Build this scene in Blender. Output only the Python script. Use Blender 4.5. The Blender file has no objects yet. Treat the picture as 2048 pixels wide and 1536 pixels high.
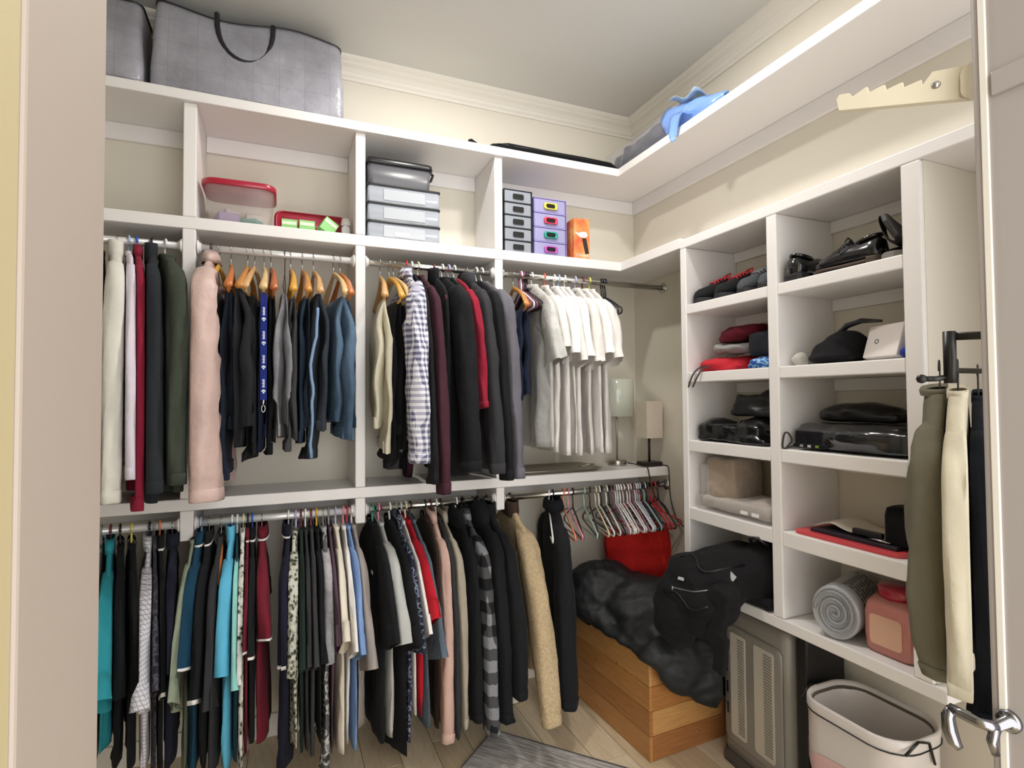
import bpy, bmesh, math, random
from mathutils import Vector, Matrix, noise

# ------------------------------------------------------------------ camera, world, lights, exposure
SC = bpy.context.scene
COL = SC.collection
cam_d = bpy.data.cameras.new('camera')
cam_d.sensor_width = 36.0
cam_d.lens = 36.0 * 1094.6 / 2048.0
cam_d.clip_start = 0.02
cam = bpy.data.objects.new('camera', cam_d)
COL.objects.link(cam)
_R = Vector((0.92220055, -0.38664312, -0.0072972))
_U = Vector((-0.00386613, -0.02808691, 0.99959801))
_F = Vector((0.38669265, 0.92180162, 0.02739657))
cam.matrix_world = Matrix(((_R.x, _U.x, -_F.x, -1.9431), (_R.y, _U.y, -_F.y, -2.7268), (_R.z, _U.z, -_F.z, 1.5), (0, 0, 0, 1)))
SC.camera = cam

world = bpy.data.worlds.new('world')
SC.world = world
world.use_nodes = True
world.node_tree.nodes['Background'].inputs[0].default_value = (1.0, 0.99, 0.98, 1)
world.node_tree.nodes['Background'].inputs[1].default_value = 2.5

SC.view_settings.view_transform = 'Standard'
SC.view_settings.look = 'None'
SC.view_settings.gamma = 1.0
SC.view_settings.use_curve_mapping = False
SC.view_settings.exposure = 0.5

LAMPS = [(-0.80, -1.13, 3.128), (-1.30, -0.80, 3.128)]      # two recessed ceiling downlights
for i, p in enumerate(LAMPS):
    ld = bpy.data.lights.new('downlight', 'AREA')
    ld.shape = 'DISK'
    ld.size = 0.11
    ld.energy = 8.5
    ld.color = (1.0, 0.965, 0.92)
    lo = bpy.data.objects.new('downlight', ld)
    COL.objects.link(lo)
    lo.location = p

# ------------------------------------------------------------------ helpers
def lin(h):
    h = h.lstrip('#')
    o = []
    for i in (0, 2, 4):
        c = int(h[i:i + 2], 16) / 255.0
        o.append(c / 12.92 if c <= 0.04045 else ((c + 0.055) / 1.055) ** 2.4)
    return (o[0], o[1], o[2], 1.0)

MATS = {}

def base_mat(name):
    m = bpy.data.materials.new(name)
    m.use_nodes = True
    nt = m.node_tree
    return m, nt, nt.nodes['Principled BSDF']

def nd(nt, t, **kw):
    n = nt.nodes.new(t)
    for k, v in kw.items():
        setattr(n, k, v)
    return n

def mix_col(nt, fac, a, b):
    n = nd(nt, 'ShaderNodeMix', data_type='RGBA')
    if isinstance(fac, float):
        n.inputs[0].default_value = fac
    else:
        nt.links.new(fac, n.inputs[0])
    for i, c in ((6, a), (7, b)):
        if isinstance(c, (tuple, list)):
            n.inputs[i].default_value = c
        else:
            nt.links.new(c, n.inputs[i])
    return n.outputs[2]

def coords(nt, scale=1.0, rot=(0, 0, 0)):
    t = nd(nt, 'ShaderNodeTexCoord')
    mp = nd(nt, 'ShaderNodeMapping')
    s = scale if isinstance(scale, (tuple, list)) else (scale,) * 3
    mp.inputs['Scale'].default_value = s
    mp.inputs['Rotation'].default_value = rot
    nt.links.new(t.outputs['Object'], mp.inputs['Vector'])
    return mp.outputs['Vector']

def noise_out(nt, vec, scale, detail=3.0, rough=0.5):
    n = nd(nt, 'ShaderNodeTexNoise')
    n.inputs['Scale'].default_value = scale
    n.inputs['Detail'].default_value = detail
    n.inputs['Roughness'].default_value = rough
    nt.links.new(vec, n.inputs['Vector'])
    return n.outputs['Fac']

def add_bump(nt, bs, h, strength, dist=0.01):
    b = nd(nt, 'ShaderNodeBump')
    b.inputs['Strength'].default_value = strength
    b.inputs['Distance'].default_value = dist
    nt.links.new(h, b.inputs['Height'])
    nt.links.new(b.outputs['Normal'], bs.inputs['Normal'])

def ramp(nt, fac, stops, const=False):
    r = nd(nt, 'ShaderNodeValToRGB')
    if const:
        r.color_ramp.interpolation = 'CONSTANT'
    el = r.color_ramp.elements
    while len(el) < len(stops):
        el.new(0.5)
    for e, (p, c) in zip(el, stops):
        e.position = p
        e.color = c
    nt.links.new(fac, r.inputs[0])
    return r.outputs[0]

def plain(key, col, rough=0.5, metal=0.0, bump=0.0, bscale=60.0, var=0.0, coat=0.0, spec=0.5):
    if key in MATS:
        return MATS[key]
    m, nt, bs = base_mat(key)
    c = lin(col)
    bs.inputs['Roughness'].default_value = rough
    bs.inputs['Metallic'].default_value = metal
    bs.inputs['Specular IOR Level'].default_value = spec
    bs.inputs['Coat Weight'].default_value = coat
    if var:
        v = coords(nt)
        f = noise_out(nt, v, bscale * 0.12)
        nt.links.new(mix_col(nt, f, tuple(x * (1 - var) for x in c[:3]) + (1,), tuple(min(1, x * (1 + var)) for x in c[:3]) + (1,)), bs.inputs['Base Color'])
    else:
        bs.inputs['Base Color'].default_value = c
    if bump:
        v = coords(nt)
        add_bump(nt, bs, noise_out(nt, v, bscale, 4.0), bump)
    MATS[key] = m
    return m

def fabric(key, col, rough=0.9, sheen=0.015, bump=0.35, satin=False):
    key = 'fabric_' + key
    if key in MATS:
        return MATS[key]
    m, nt, bs = base_mat(key)
    c = lin(col)
    v = coords(nt)
    f = noise_out(nt, v, 9.0, 4.0, 0.6)
    nt.links.new(mix_col(nt, f, tuple(x * 0.86 for x in c[:3]) + (1,), tuple(min(1, x * 1.12) for x in c[:3]) + (1,)), bs.inputs['Base Color'])
    bs.inputs['Roughness'].default_value = 0.42 if satin else rough
    bs.inputs['Sheen Weight'].default_value = sheen
    bs.inputs['Specular IOR Level'].default_value = 0.5 if satin else 0.25
    n1 = noise_out(nt, v, 26.0, 3.0)
    n2 = noise_out(nt, v, 420.0, 1.0)
    mx = nd(nt, 'ShaderNodeMath', operation='MULTIPLY_ADD')
    nt.links.new(n2, mx.inputs[0])
    mx.inputs[1].default_value = 0.12
    nt.links.new(n1, mx.inputs[2])
    add_bump(nt, bs, mx.outputs[0], bump, 0.012)
    MATS[key] = m
    return m

def pattern(key, kind, cols, scale=1.0):
    key = 'print_' + key
    if key in MATS:
        return MATS[key]
    m, nt, bs = base_mat(key)
    bs.inputs['Roughness'].default_value = 0.9
    bs.inputs['Specular IOR Level'].default_value = 0.25
    C = [lin(c) for c in cols]
    v = coords(nt)
    if kind in ('plaid', 'check', 'grid'):
        sep = nd(nt, 'ShaderNodeSeparateXYZ')
        nt.links.new(v, sep.inputs[0])
        ad = nd(nt, 'ShaderNodeMath', operation='ADD')
        nt.links.new(sep.outputs[0], ad.inputs[0])
        nt.links.new(sep.outputs[1], ad.inputs[1])
        st = []
        for src in (ad.outputs[0], sep.outputs[2]):
            mu = nd(nt, 'ShaderNodeMath', operation='MULTIPLY')
            nt.links.new(src, mu.inputs[0])
            mu.inputs[1].default_value = scale
            fr = nd(nt, 'ShaderNodeMath', operation='FRACT')
            nt.links.new(mu.outputs[0], fr.inputs[0])
            gt = nd(nt, 'ShaderNodeMath', operation='LESS_THAN')
            nt.links.new(fr.outputs[0], gt.inputs[0])
            gt.inputs[1].default_value = 0.18 if kind == 'grid' else 0.5
            st.append(gt.outputs[0])
        sm = nd(nt, 'ShaderNodeMath', operation='ADD' if kind != 'grid' else 'MAXIMUM')
        nt.links.new(st[0], sm.inputs[0])
        nt.links.new(st[1], sm.inputs[1])
        if kind == 'grid':
            colr = mix_col(nt, sm.outputs[0], C[0], C[1])
        else:
            hf = nd(nt, 'ShaderNodeMath', operation='MULTIPLY')
            nt.links.new(sm.outputs[0], hf.inputs[0])
            hf.inputs[1].default_value = 0.5
            colr = ramp(nt, hf.outputs[0], [(0.0, C[0]), (0.25, C[1]), (0.75, C[2])], True)
    elif kind == 'floral':
        vo = nd(nt, 'ShaderNodeTexVoronoi')
        vo.inputs['Scale'].default_value = scale
        nt.links.new(v, vo.inputs['Vector'])
        nz = noise_out(nt, v, scale * 0.8, 4.0, 0.7)
        ml = nd(nt, 'ShaderNodeMath', operation='ADD')
        nt.links.new(vo.outputs['Distance'], ml.inputs[0])
        nt.links.new(nz, ml.inputs[1])
        hf = nd(nt, 'ShaderNodeMath', operation='MULTIPLY')
        nt.links.new(ml.outputs[0], hf.inputs[0])
        hf.inputs[1].default_value = 0.6
        n = len(C)
        colr = ramp(nt, hf.outputs[0], [(0.38 + 0.26 * i / max(1, n - 1) if i else 0.0, c) for i, c in enumerate(C)], True)
    elif kind == 'denim':
        f = noise_out(nt, coords(nt, (1, 1, 0.4)), scale, 3.0, 0.55)
        f2 = noise_out(nt, coords(nt, (1, 1, 6)), 120.0, 2.0)
        mm = nd(nt, 'ShaderNodeMath', operation='MULTIPLY_ADD')
        nt.links.new(f2, mm.inputs[0])
        mm.inputs[1].default_value = 0.25
        nt.links.new(f, mm.inputs[2])
        colr = ramp(nt, mm.outputs[0], [(0.42, C[0]), (0.78, C[1])])
    elif kind == 'heather':
        f = noise_out(nt, coords(nt), scale, 5.0, 0.75)
        colr = ramp(nt, f, [(0.35, C[0]), (0.65, C[1])])
    nt.links.new(colr, bs.inputs['Base Color'])
    add_bump(nt, bs, noise_out(nt, v, 30.0, 4.0), 0.35, 0.012)
    MATS[key] = m
    return m

def clear_plastic(key, col, alpha, rough=0.25):
    if key in MATS:
        return MATS[key]
    m, nt, bs = base_mat(key)
    bs.inputs['Base Color'].default_value = lin(col)
    bs.inputs['Roughness'].default_value = rough
    bs.inputs['Alpha'].default_value = alpha
    bs.inputs['Coat Weight'].default_value = 0.5
    bs.inputs['Coat Roughness'].default_value = 0.08
    MATS[key] = m
    return m

def link(o, parent=None):
    COL.objects.link(o)
    if parent is not None:
        o.parent = parent
    return o

def obj(name, V, F, mat, parent=None, smooth=True):
    me = bpy.data.meshes.new(name)
    me.from_pydata([tuple(v) for v in V], [], F)
    me.materials.append(mat)
    if smooth:
        me.polygons.foreach_set('use_smooth', [True] * len(me.polygons))
    me.update()
    return link(bpy.data.objects.new(name, me), parent)

def obj_bm(name, bm, mat, parent=None, smooth=False):
    me = bpy.data.meshes.new(name)
    bm.to_mesh(me)
    bm.free()
    me.materials.append(mat)
    if smooth:
        me.polygons.foreach_set('use_smooth', [True] * len(me.polygons))
    return link(bpy.data.objects.new(name, me), parent)

def tag(o, label=None, cat=None, group=None, kind=None):
    if label:
        o['label'] = label
    if cat:
        o['category'] = cat
    if group:
        o['group'] = group
    if kind:
        o['kind'] = kind
    return o

def thing(name, label, cat, loc=(0, 0, 0), rz=0.0, group=None):
    o = bpy.data.objects.new(name, None)
    o.empty_display_size = 0.05
    link(o)
    o.location = loc
    o.rotation_euler = (0, 0, rz)
    return tag(o, label, cat, group)

def struct(o):
    o['kind'] = 'structure'
    return o

class MB:
    """collects shapes into one mesh"""
    def __init__(self):
        self.V = []
        self.F = []
    def add(self, V, F, M=None):
        n = len(self.V)
        self.V += [(M @ Vector(v)) if M is not None else Vector(v) for v in V]
        self.F += [tuple(i + n for i in f) for f in F]
        return self
    def box(self, x0, x1, y0, y1, z0, z1, M=None):
        V = [(x, y, z) for z in (z0, z1) for y in (y0, y1) for x in (x0, x1)]
        F = [(0, 2, 3, 1), (4, 5, 7, 6), (0, 1, 5, 4), (2, 6, 7, 3), (0, 4, 6, 2), (1, 3, 7, 5)]
        return self.add(V, F, M)
    def loft(self, rings, cap0=True, cap1=True, M=None):
        n = len(rings[0])
        assert all(len(r) == n for r in rings)
        V = [p for r in rings for p in r]
        F = []
        for i in range(len(rings) - 1):
            for k in range(n):
                k2 = (k + 1) % n
                F.append((i * n + k, i * n + k2, (i + 1) * n + k2, (i + 1) * n + k))
        if cap0:
            F.append(tuple(reversed(range(n))))
        if cap1:
            F.append(tuple(range((len(rings) - 1) * n, len(rings) * n)))
        return self.add(V, F, M)
    def tube(self, pts, r, n=8, M=None, closed=False, caps=True):
        pts = [Vector(p) for p in pts]
        rs = r if isinstance(r, (list, tuple)) else [r] * len(pts)
        rings = []
        up = None
        N = len(pts)
        for i, p in enumerate(pts):
            if closed:
                t = pts[(i + 1) % N] - pts[i - 1]
            else:
                t = pts[min(i + 1, N - 1)] - pts[max(i - 1, 0)]
            t.normalize()
            if up is None:
                ref = Vector((0, 0, 1)) if abs(t.z) < 0.9 else Vector((1, 0, 0))
                up = (ref - t * ref.dot(t)).normalized()
            else:
                up = (up - t * up.dot(t)).normalized()
            sd = t.cross(up)
            rings.append([p + (up * math.cos(2 * math.pi * k / n) + sd * math.sin(2 * math.pi * k / n)) * rs[i] for k in range(n)])
        if closed:
            rings.append(rings[0])
        return self.loft(rings, caps and not closed, caps and not closed, M)
    def lathe(self, prof, n=24, M=None, caps=True):
        rings = [[(r * math.cos(2 * math.pi * k / n), r * math.sin(2 * math.pi * k / n), z) for k in range(n)] for r, z in prof]
        return self.loft(rings, caps, caps, M)
    def prism(self, poly, z0, z1, M=None):
        return self.loft([[(x, y, z0) for x, y in poly], [(x, y, z1) for x, y in poly]], True, True, M)
    def build(self, name, mat, parent=None, smooth=False, bevel=0.0, seg=2):
        o = obj(name, self.V, self.F, mat, parent, smooth)
        if bevel:
            me = o.data
            bm = bmesh.new()
            bm.from_mesh(me)
            bmesh.ops.remove_doubles(bm, verts=bm.verts, dist=1e-6)
            bmesh.ops.bevel(bm, geom=bm.edges[:], offset=bevel, segments=seg, affect='EDGES', profile=0.5)
            bm.to_mesh(me)
            bm.free()
        return o

def box(name, x0, x1, y0, y1, z0, z1, mat, parent=None, bevel=0.0, seg=2):
    return MB().box(x0, x1, y0, y1, z0, z1).build(name, mat, parent, False, bevel, seg)

def rrect(w, d, r, n=4):
    """rounded rectangle outline, half sizes w, d"""
    P = []
    for cx, cy, a0 in ((w - r, d - r, 0), (-w + r, d - r, 90), (-w + r, -d + r, 180), (w - r, -d + r, 270)):
        for i in range(n + 1):
            a = math.radians(a0 + 90.0 * i / n)
            P.append((cx + r * math.cos(a), cy + r * math.sin(a)))
    return P

def T(x=0, y=0, z=0, rz=0, rx=0, ry=0):
    return Matrix.Translation((x, y, z)) @ Matrix.Rotation(rz, 4, 'Z') @ Matrix.Rotation(ry, 4, 'Y') @ Matrix.Rotation(rx, 4, 'X')

BUILD = bpy.data.scenes.new('build')
def evaluated_mesh(tmp):
    BUILD.collection.objects.link(tmp)
    vl = BUILD.view_layers[0]
    vl.update()
    me = bpy.data.meshes.new_from_object(tmp.evaluated_get(vl.depsgraph))
    bpy.data.objects.remove(tmp)
    return me

def blob(name, prims, mat, parent=None, voxel=0.012, smooth=6, disp=0.01, dscale=9.0, seed=0, ridge=False, loc=None, zmin=None):
    """soft heap: union of ellipsoids / boxes -> voxel remesh -> smooth -> folded displacement"""
    bm = bmesh.new()
    for p in prims:
        kind, c, s = p[0], p[1], p[2]
        rot = p[3] if len(p) > 3 else (0, 0, 0)
        M = Matrix.Translation(c) @ Matrix.Rotation(rot[2], 4, 'Z') @ Matrix.Rotation(rot[1], 4, 'Y') @ Matrix.Rotation(rot[0], 4, 'X') @ Matrix.Diagonal((s[0], s[1], s[2], 1))
        if kind == 'e':
            bmesh.ops.create_uvsphere(bm, u_segments=20, v_segments=12, radius=1.0, matrix=M)
        else:
            bmesh.ops.create_cube(bm, size=2.0, matrix=M)
    me = bpy.data.meshes.new(name)
    bm.to_mesh(me)
    bm.free()
    tmp = bpy.data.objects.new('tmp', me)
    md = tmp.modifiers.new('r', 'REMESH')
    md.mode = 'VOXEL'
    md.voxel_size = voxel
    ms = tmp.modifiers.new('s', 'SMOOTH')
    ms.iterations = smooth
    ms.factor = 0.5
    me2 = evaluated_mesh(tmp)
    bpy.data.meshes.remove(me)
    nrm = [v.normal.copy() for v in me2.vertices]
    off = Vector((seed * 3.1, seed * 1.7, seed * 0.9))
    for v, n in zip(me2.vertices, nrm):
        q = v.co * dscale + off
        d = noise.noise(q)
        if ridge:
            q2 = Vector((q.x * 0.6 + q.y * 0.5, q.y * 0.45 - q.x * 0.4, q.z * 1.3))
            d = 0.75 * d + 0.55 * (0.5 - 2.0 * abs(noise.noise(q2 * 1.3 + Vector((5, 2, 1))))) + 0.25 * noise.noise(q * 2.7)
        else:
            d += 0.5 * noise.noise(q * 2.3)
        v.co += n * d * disp
        if zmin is not None and v.co.z < zmin:
            v.co.z = zmin
    me2.name = name
    me2.materials.clear()
    me2.materials.append(mat)
    me2.polygons.foreach_set('use_smooth', [True] * len(me2.polygons))
    o = bpy.data.objects.new(name, me2)
    link(o, parent)
    if loc:
        o.location = loc
    return o

def text(name, s, size, mat, parent, M, depth=0.0004):
    cu = bpy.data.curves.new(name, 'FONT')
    cu.body = s
    cu.size = size
    cu.extrude = depth
    cu.align_x = 'CENTER'
    cu.align_y = 'CENTER'
    tmp = bpy.data.objects.new('tmp', cu)
    me = evaluated_mesh(tmp)
    me.transform(M)
    me.name = name
    me.materials.clear()
    me.materials.append(mat)
    return link(bpy.data.objects.new(name, me), parent)

def copy_tree(o, parent=None):
    c = o.copy()
    COL.objects.link(c)
    c.parent = parent
    for ch in list(o.children):
        copy_tree(ch, c)
    return c

# ------------------------------------------------------------------ materials
def wall_mat(key, col):
    m, nt, bs = base_mat(key)
    v = coords(nt)
    c = lin(col)
    f = noise_out(nt, v, 1.2, 3.0)
    nt.links.new(mix_col(nt, f, tuple(x * 0.97 for x in c[:3]) + (1,), tuple(min(1, x * 1.03) for x in c[:3]) + (1,)), bs.inputs['Base Color'])
    bs.inputs['Roughness'].default_value = 0.65
    add_bump(nt, bs, noise_out(nt, v, 180.0, 2.0), 0.06, 0.003)
    return m

WALL = wall_mat('wall_paint_cream', 'DCD6C8')
CEIL = wall_mat('ceiling_paint', 'CDCCC7')
JAMB = wall_mat('jamb_paint_beige', 'A3968A')
JAMBY = wall_mat('jamb_paint_yellow', 'B3A57F')
WHITE = plain('shelf_white_paint', 'E8E5E3', 0.42, bump=0.03, bscale=40)
TRIM = plain('trim_white', 'E2DDD3', 0.45)
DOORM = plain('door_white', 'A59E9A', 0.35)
ROD = plain('rod_chrome', 'C9C9C4', 0.22, 1.0)
ROD_W = plain('rod_white_steel', 'DADAD8', 0.3, 0.3)
STEEL = plain('hook_steel', 'B9B9B9', 0.25, 1.0)
CHROME = plain('chrome', 'D8D8DA', 0.12, 1.0)
BLACKM = plain('black_metal', '15130F', 0.35, 0.2)
# ------------------------------------------------------------------ the room
CEIL_Z = 3.14
XL = -3.05
struct(box('wall_back', XL - 0.1, 0.1, 0, 0.1, -0.02, CEIL_Z, WALL))
struct(box('wall_right', 0, 0.1, -3.1, 0, -0.02, CEIL_Z, WALL))
struct(box('wall_left', XL - 0.1, XL, -2.28, 0, -0.02, CEIL_Z, WALL))
struct(box('wall_front', XL - 0.1, -2.06, -2.40, -2.28, -0.02, CEIL_Z, WALL))
struct(box('ceiling', XL - 0.1, 0.1, -3.1, 0.1, CEIL_Z, CEIL_Z + 0.1, CEIL))
# entry side: beige lining of the opening and the yellowish wall edge before it
struct(box('trim_1', -2.062, -2.056, -2.402, -2.276, -0.02, CEIL_Z, JAMB, bevel=0.002))
struct(box('trim_2', -2.16, -2.058, -3.1, -2.403, -0.02, CEIL_Z, JAMBY))

def crown(name, along, a0, a1):
    # profile: distance from wall d, height below ceiling h
    prof = [(0.0, 0.085), (0.010, 0.085), (0.012, 0.074), (0.022, 0.066), (0.026, 0.055), (0.040, 0.040), (0.058, 0.030), (0.064, 0.022), (0.074, 0.016), (0.080, 0.010), (0.085, 0.0), (0.0, 0.0)]
    m = MB()
    rings = []
    for a in (a0, a1):
        if along == 'x':
            rings.append([(a, -d, CEIL_Z - h) for d, h in prof])
        else:
            rings.append([(-d, a, CEIL_Z - h) for d, h in prof])
    m.loft(rings)
    return struct(m.build(name, TRIM))
crown('trim_3', 'x', XL, 0.0)
crown('trim_4', 'y', -3.1, 0.0)
struct(box('baseboard_back', XL, 0, -0.014, 0, 0.0, 0.10, TRIM, bevel=0.003))
struct(box('baseboard_right', -0.014, 0, -3.1, -0.015, 0.0, 0.10, TRIM, bevel=0.003))

# floor: pale wood-look planks over a dark bed, each plank its own piece
def plank_mat(i):
    cols = [('E0CFB3', 'CBB693'), ('D5C2A3', 'BFA986'), ('E6D7BD', 'D1BE9E')]
    m, nt, bs = base_mat('floor_plank_%d' % i)
    v = coords(nt, (30, 3, 3))
    f = noise_out(nt, v, 2.0, 5.0, 0.65)
    nt.links.new(ramp(nt, f, [(0.3, lin(cols[i][1])), (0.7, lin(cols[i][0]))]), bs.inputs['Base Color'])
    bs.inputs['Roughness'].default_value = 0.42
    add_bump(nt, bs, f, 0.08, 0.004)
    return m
FLOORB = plain('floor_bed', '8A7A62', 0.8)
floor = struct(box('floor', XL, 0.0, -3.1, 0.0, -0.03, -0.0042, FLOORB))
pm = [plank_mat(i) for i in range(3)]
rng = random.Random(5)
PL, PW = 0.92, 0.148
pmesh = []
for i in range(3):
    o = box('plank', -PW / 2 + 0.0012, PW / 2 - 0.0012, -PL / 2 + 0.0012, PL / 2 - 0.0012, -0.004, 0.0, pm[i], None, 0.0008, 1)
    pmesh.append(o.data)
    bpy.data.objects.remove(o)
nx = int(3.05 / PW)
for ix in range(nx):
    x = -PW / 2 - ix * PW
    y = -rng.random() * PL
    cuts = []
    yy = 0.0
    first = True
    while yy > -3.05:
        L = PL if not first else PL * (0.25 + 0.7 * rng.random())
        first = False
        L = min(L, yy + 3.08)
        o = bpy.data.objects.new('plank', pmesh[rng.randrange(3)])
        link(o, floor)
        o.location = (x, yy - L / 2, 0)
        o.scale = (1, L / PL, 1)
        yy -= L

# ------------------------------------------------------------------ built-in shelving on the back wall, turning the corner
sh = thing('wall_shelving', 'white built-in closet shelving with three uprights running round the corner', 'shelf', (0, 0, 1.0))
def spart(name, x0, x1, y0, y1, z0, z1, par=sh, oz=1.0, bev=0.004):
    return box(name, x0, x1, y0, y1, z0 - oz, z1 - oz, WHITE, par, bev)
# top shelf: L-shaped board
def lshelf(name, xa, ya, yend, z0, z1):
    m = MB()
    poly = [(XL, 0), (XL, -ya), (-xa, -ya), (-xa, yend), (0, yend), (0, 0)]
    m.prism([(x, y) for x, y in poly], z0 - 1.0, z1 - 1.0)
    return m.build(name, WHITE, sh, False, 0.003, 2)
lshelf('top_shelf', 0.318, 0.32, -3.0, 2.667, 2.707)
lshelf('middle_shelf', 0.299, 0.30, -0.765, 2.171, 2.218)
spart('lower_shelf', XL, 0, -0.30, 0, 1.080, 1.126)
DIV = [(-2.3027, -2.2565, 0.965), (-1.6545, -1.6125, 0.972), (-1.0085, -0.9673, 0.975)]
for x0, x1, zb in DIV:
    spart('upright', x0, x1, -0.30, -0.0005, 2.2185, 2.6665)
    spart('upright', x0, x1, -0.30, -0.0005, 1.1265, 2.1705)
    spart('upright', x0, x1, -0.30, -0.0005, zb, 1.0795)
edges = [XL] + [v for d in DIV for v in d[:2]] + [0]
for i in range(0, 8, 2):
    a, b = edges[i] + 0.001, edges[i + 1] - 0.001
    spart('cleat', a, b, -0.018, 0, 2.595, 2.6665, bev=0.002)
    spart('cleat', a, b, -0.018, 0, 1.005, 1.0795, bev=0.002)
spart('cleat', -0.018, 0, -3.0, -0.02, 2.595, 2.6665, bev=0.002)
for yb in (-1.0, -2.0, -2.9):
    pass

# ------------------------------------------------------------------ cubby unit on the right wall
cu = thing('cubby_unit', 'white wall-hung cubby unit with two columns of open compartments', 'shelf', (0, 0, 0.668))
CZ0 = 0.668
def cpart(name, x0, x1, y0, y1, z0, z1, bev=0.004):
    return box(name, x0, x1, y0, y1, z0 - CZ0, z1 - CZ0, WHITE, cu, bev)
XF = -0.298
POSTS = [(-0.8026, -0.766), (-1.2849, -1.2402), (-1.7704, -1.7181)]
for y0, y1 in POSTS:
    cpart('upright', XF, -0.0005, y0, y1, 0.7095, 2.1655)
cpart('upright', XF, -0.0005, -2.32, -2.275, 0.7095, 2.1655)
sp_ = box('side_shade_sheet', XF + 0.014, -0.001, -1.7722, -1.7706, 0.7095 - CZ0, 2.1650 - CZ0, WALL, cu)  # thin cream sheet added over the white upright, its colour stands in for shade
cpart('top_board', XF, -0.0005, -2.32, -0.766, 2.166, 2.207)
cpart('bottom_board', XF, -0.0005, -1.805, -0.766, 0.668, 0.709)
ROWS = [(1.868, 1.910), (1.567, 1.610), (1.266, 1.314), (0.968, 1.022)]
COLS = [(-1.2397, -0.8031), (-1.7176, -1.2854)]
for ya, yb in COLS:
    for z0, z1 in ROWS:
        cpart('shelf', XF + 0.001, -0.0005, ya, yb, z0, z1)
    for zt in (2.166, 1.868, 1.567, 1.266, 0.968):
        cpart('cleat', -0.016, 0, ya + 0.001, yb - 0.001, zt - 0.045, zt - 0.0005, 0.002)

# ------------------------------------------------------------------ hanging rods
ROD_Y = -0.275
ZU, ZL_ = 2.106, 1.026
bays = [(XL, DIV[0][0], 'between the side wall and first upright'), (DIV[0][1], DIV[1][0], 'above or below the pink satin shirt bay'), (DIV[1][1], DIV[2][0], ''), (DIV[2][1], 0.0, '')]
rod_lab = {
    ('u', 0): 'white upper clothes rod holding the off-white sweatshirt and olive sweater',
    ('u', 1): 'white upper clothes rod holding trousers on wooden hangers',
    ('u', 2): 'steel upper clothes rod holding the plaid shirt and dark jackets',
    ('u', 3): 'steel upper clothes rod holding white tees, partly bare',
    ('l', 0): 'white lower clothes rod holding the turquoise and gingham shirts',
    ('l', 1): 'white lower clothes rod holding polos and printed tees',
    ('l', 2): 'steel lower clothes rod holding the red tee and buffalo check flannel',
    ('l', 3): 'steel lower clothes rod crowded with empty plastic hangers'}
for lv, z in (('u', ZU), ('l', ZL_)):
    for i in range(4):
        a, b = bays[i][0], bays[i][1]
        r = thing('closet_rod', rod_lab[(lv, i)], 'rod', ((a + b) / 2, ROD_Y, z), 0, 'clothes rods under the shelving')
        mt = ROD_W if i < 2 else ROD
        h = (b - a) / 2 - 0.0008
        MB().tube([(-h, 0, 0), (h, 0, 0)], 0.0145, 16).build('tube', mt, r, True)
        for s in (-1, 1):
            fm = MB().lathe([(0.019, 0), (0.026, 0.001), (0.028, 0.003), (0.028, 0.006), (0.022, 0.008), (0.0175, 0.016), (0.0155, 0.016)], 18, Matrix.Translation((s * h, 0, 0)) @ Matrix.Rotation(-s * math.pi / 2, 4, 'Y'))
            fm.build('socket', WHITE if i < 3 else ROD, r, True)

# recessed ceiling downlights (just above the view)
BULB, nt_, bs_ = base_mat('downlight_lens')
bs_.inputs['Emission Color'].default_value = (1.0, 0.86, 0.68, 1)
bs_.inputs['Emission Strength'].default_value = 4.0
for i, p in enumerate(LAMPS):
    dl = thing('downlight', ['round recessed ceiling light over the cubby side', 'round recessed ceiling light over the hanging clothes'][i], 'light', (p[0], p[1], CEIL_Z - 0.0002), 0, 'recessed ceiling lights')
    MB().lathe([(0.060, -0.002), (0.062, -0.006), (0.085, -0.006), (0.088, -0.001), (0.060, -0.001)], 32, None, False).build('trim_ring', TRIM, dl, True)
    MB().lathe([(0.001, -0.001), (0.060, -0.001), (0.060, -0.003), (0.001, -0.003)], 24).build('lens', BULB, dl, True)
# ------------------------------------------------------------------ hangers
PCOL = {'white': 'F0EFEC', 'cream': 'E2D9B4', 'lavender': 'B9B6DC', 'light blue': 'A9BEDC', 'blue': '2F5BC9', 'navy': '1B2440', 'black': '141414', 'maroon': '6B2230', 'red': 'B8222B', 'pink': 'E08AA0', 'orange': 'EF8A5E', 'coral': 'E8603F', 'yellow': 'E3D06A', 'gold': 'E0B23C', 'green': '2F8F78', 'mint': 'A9C9BE', 'grey': '8E8E92', 'brown': '3A2520', 'mauve': '8E6A80', 'purple': '7A3A62', 'pale pink': 'E7CDD3', 'silver': 'BFC2C8'}
WCOL = {'honey': ('C98A3E', 'B27430'), 'yellow': ('D9A441', 'C48C2C'), 'tan': ('D2A56E', 'BE8F58'), 'reddish': ('B8683A', 'A0552C'), 'orange': ('C9783C', 'B0652E'), 'pale': ('DDBE86', 'CBA870')}

def plast(c):
    return plain('plastic_' + c.replace(' ', '_'), PCOL[c], 0.3, coat=0.3)

def wood(key, c1, c2, sc=(40, 40, 3), rough=0.4):
    k = 'wood_' + key
    if k in MATS:
        return MATS[k]
    m, nt, bs = base_mat(k)
    f = noise_out(nt, coords(nt, sc), 3.0, 4.0, 0.6)
    nt.links.new(ramp(nt, f, [(0.3, lin(c2)), (0.7, lin(c1))]), bs.inputs['Base Color'])
    bs.inputs['Roughness'].default_value = rough
    bs.inputs['Coat Weight'].default_value = 0.25
    MATS[k] = m
    return m

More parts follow.
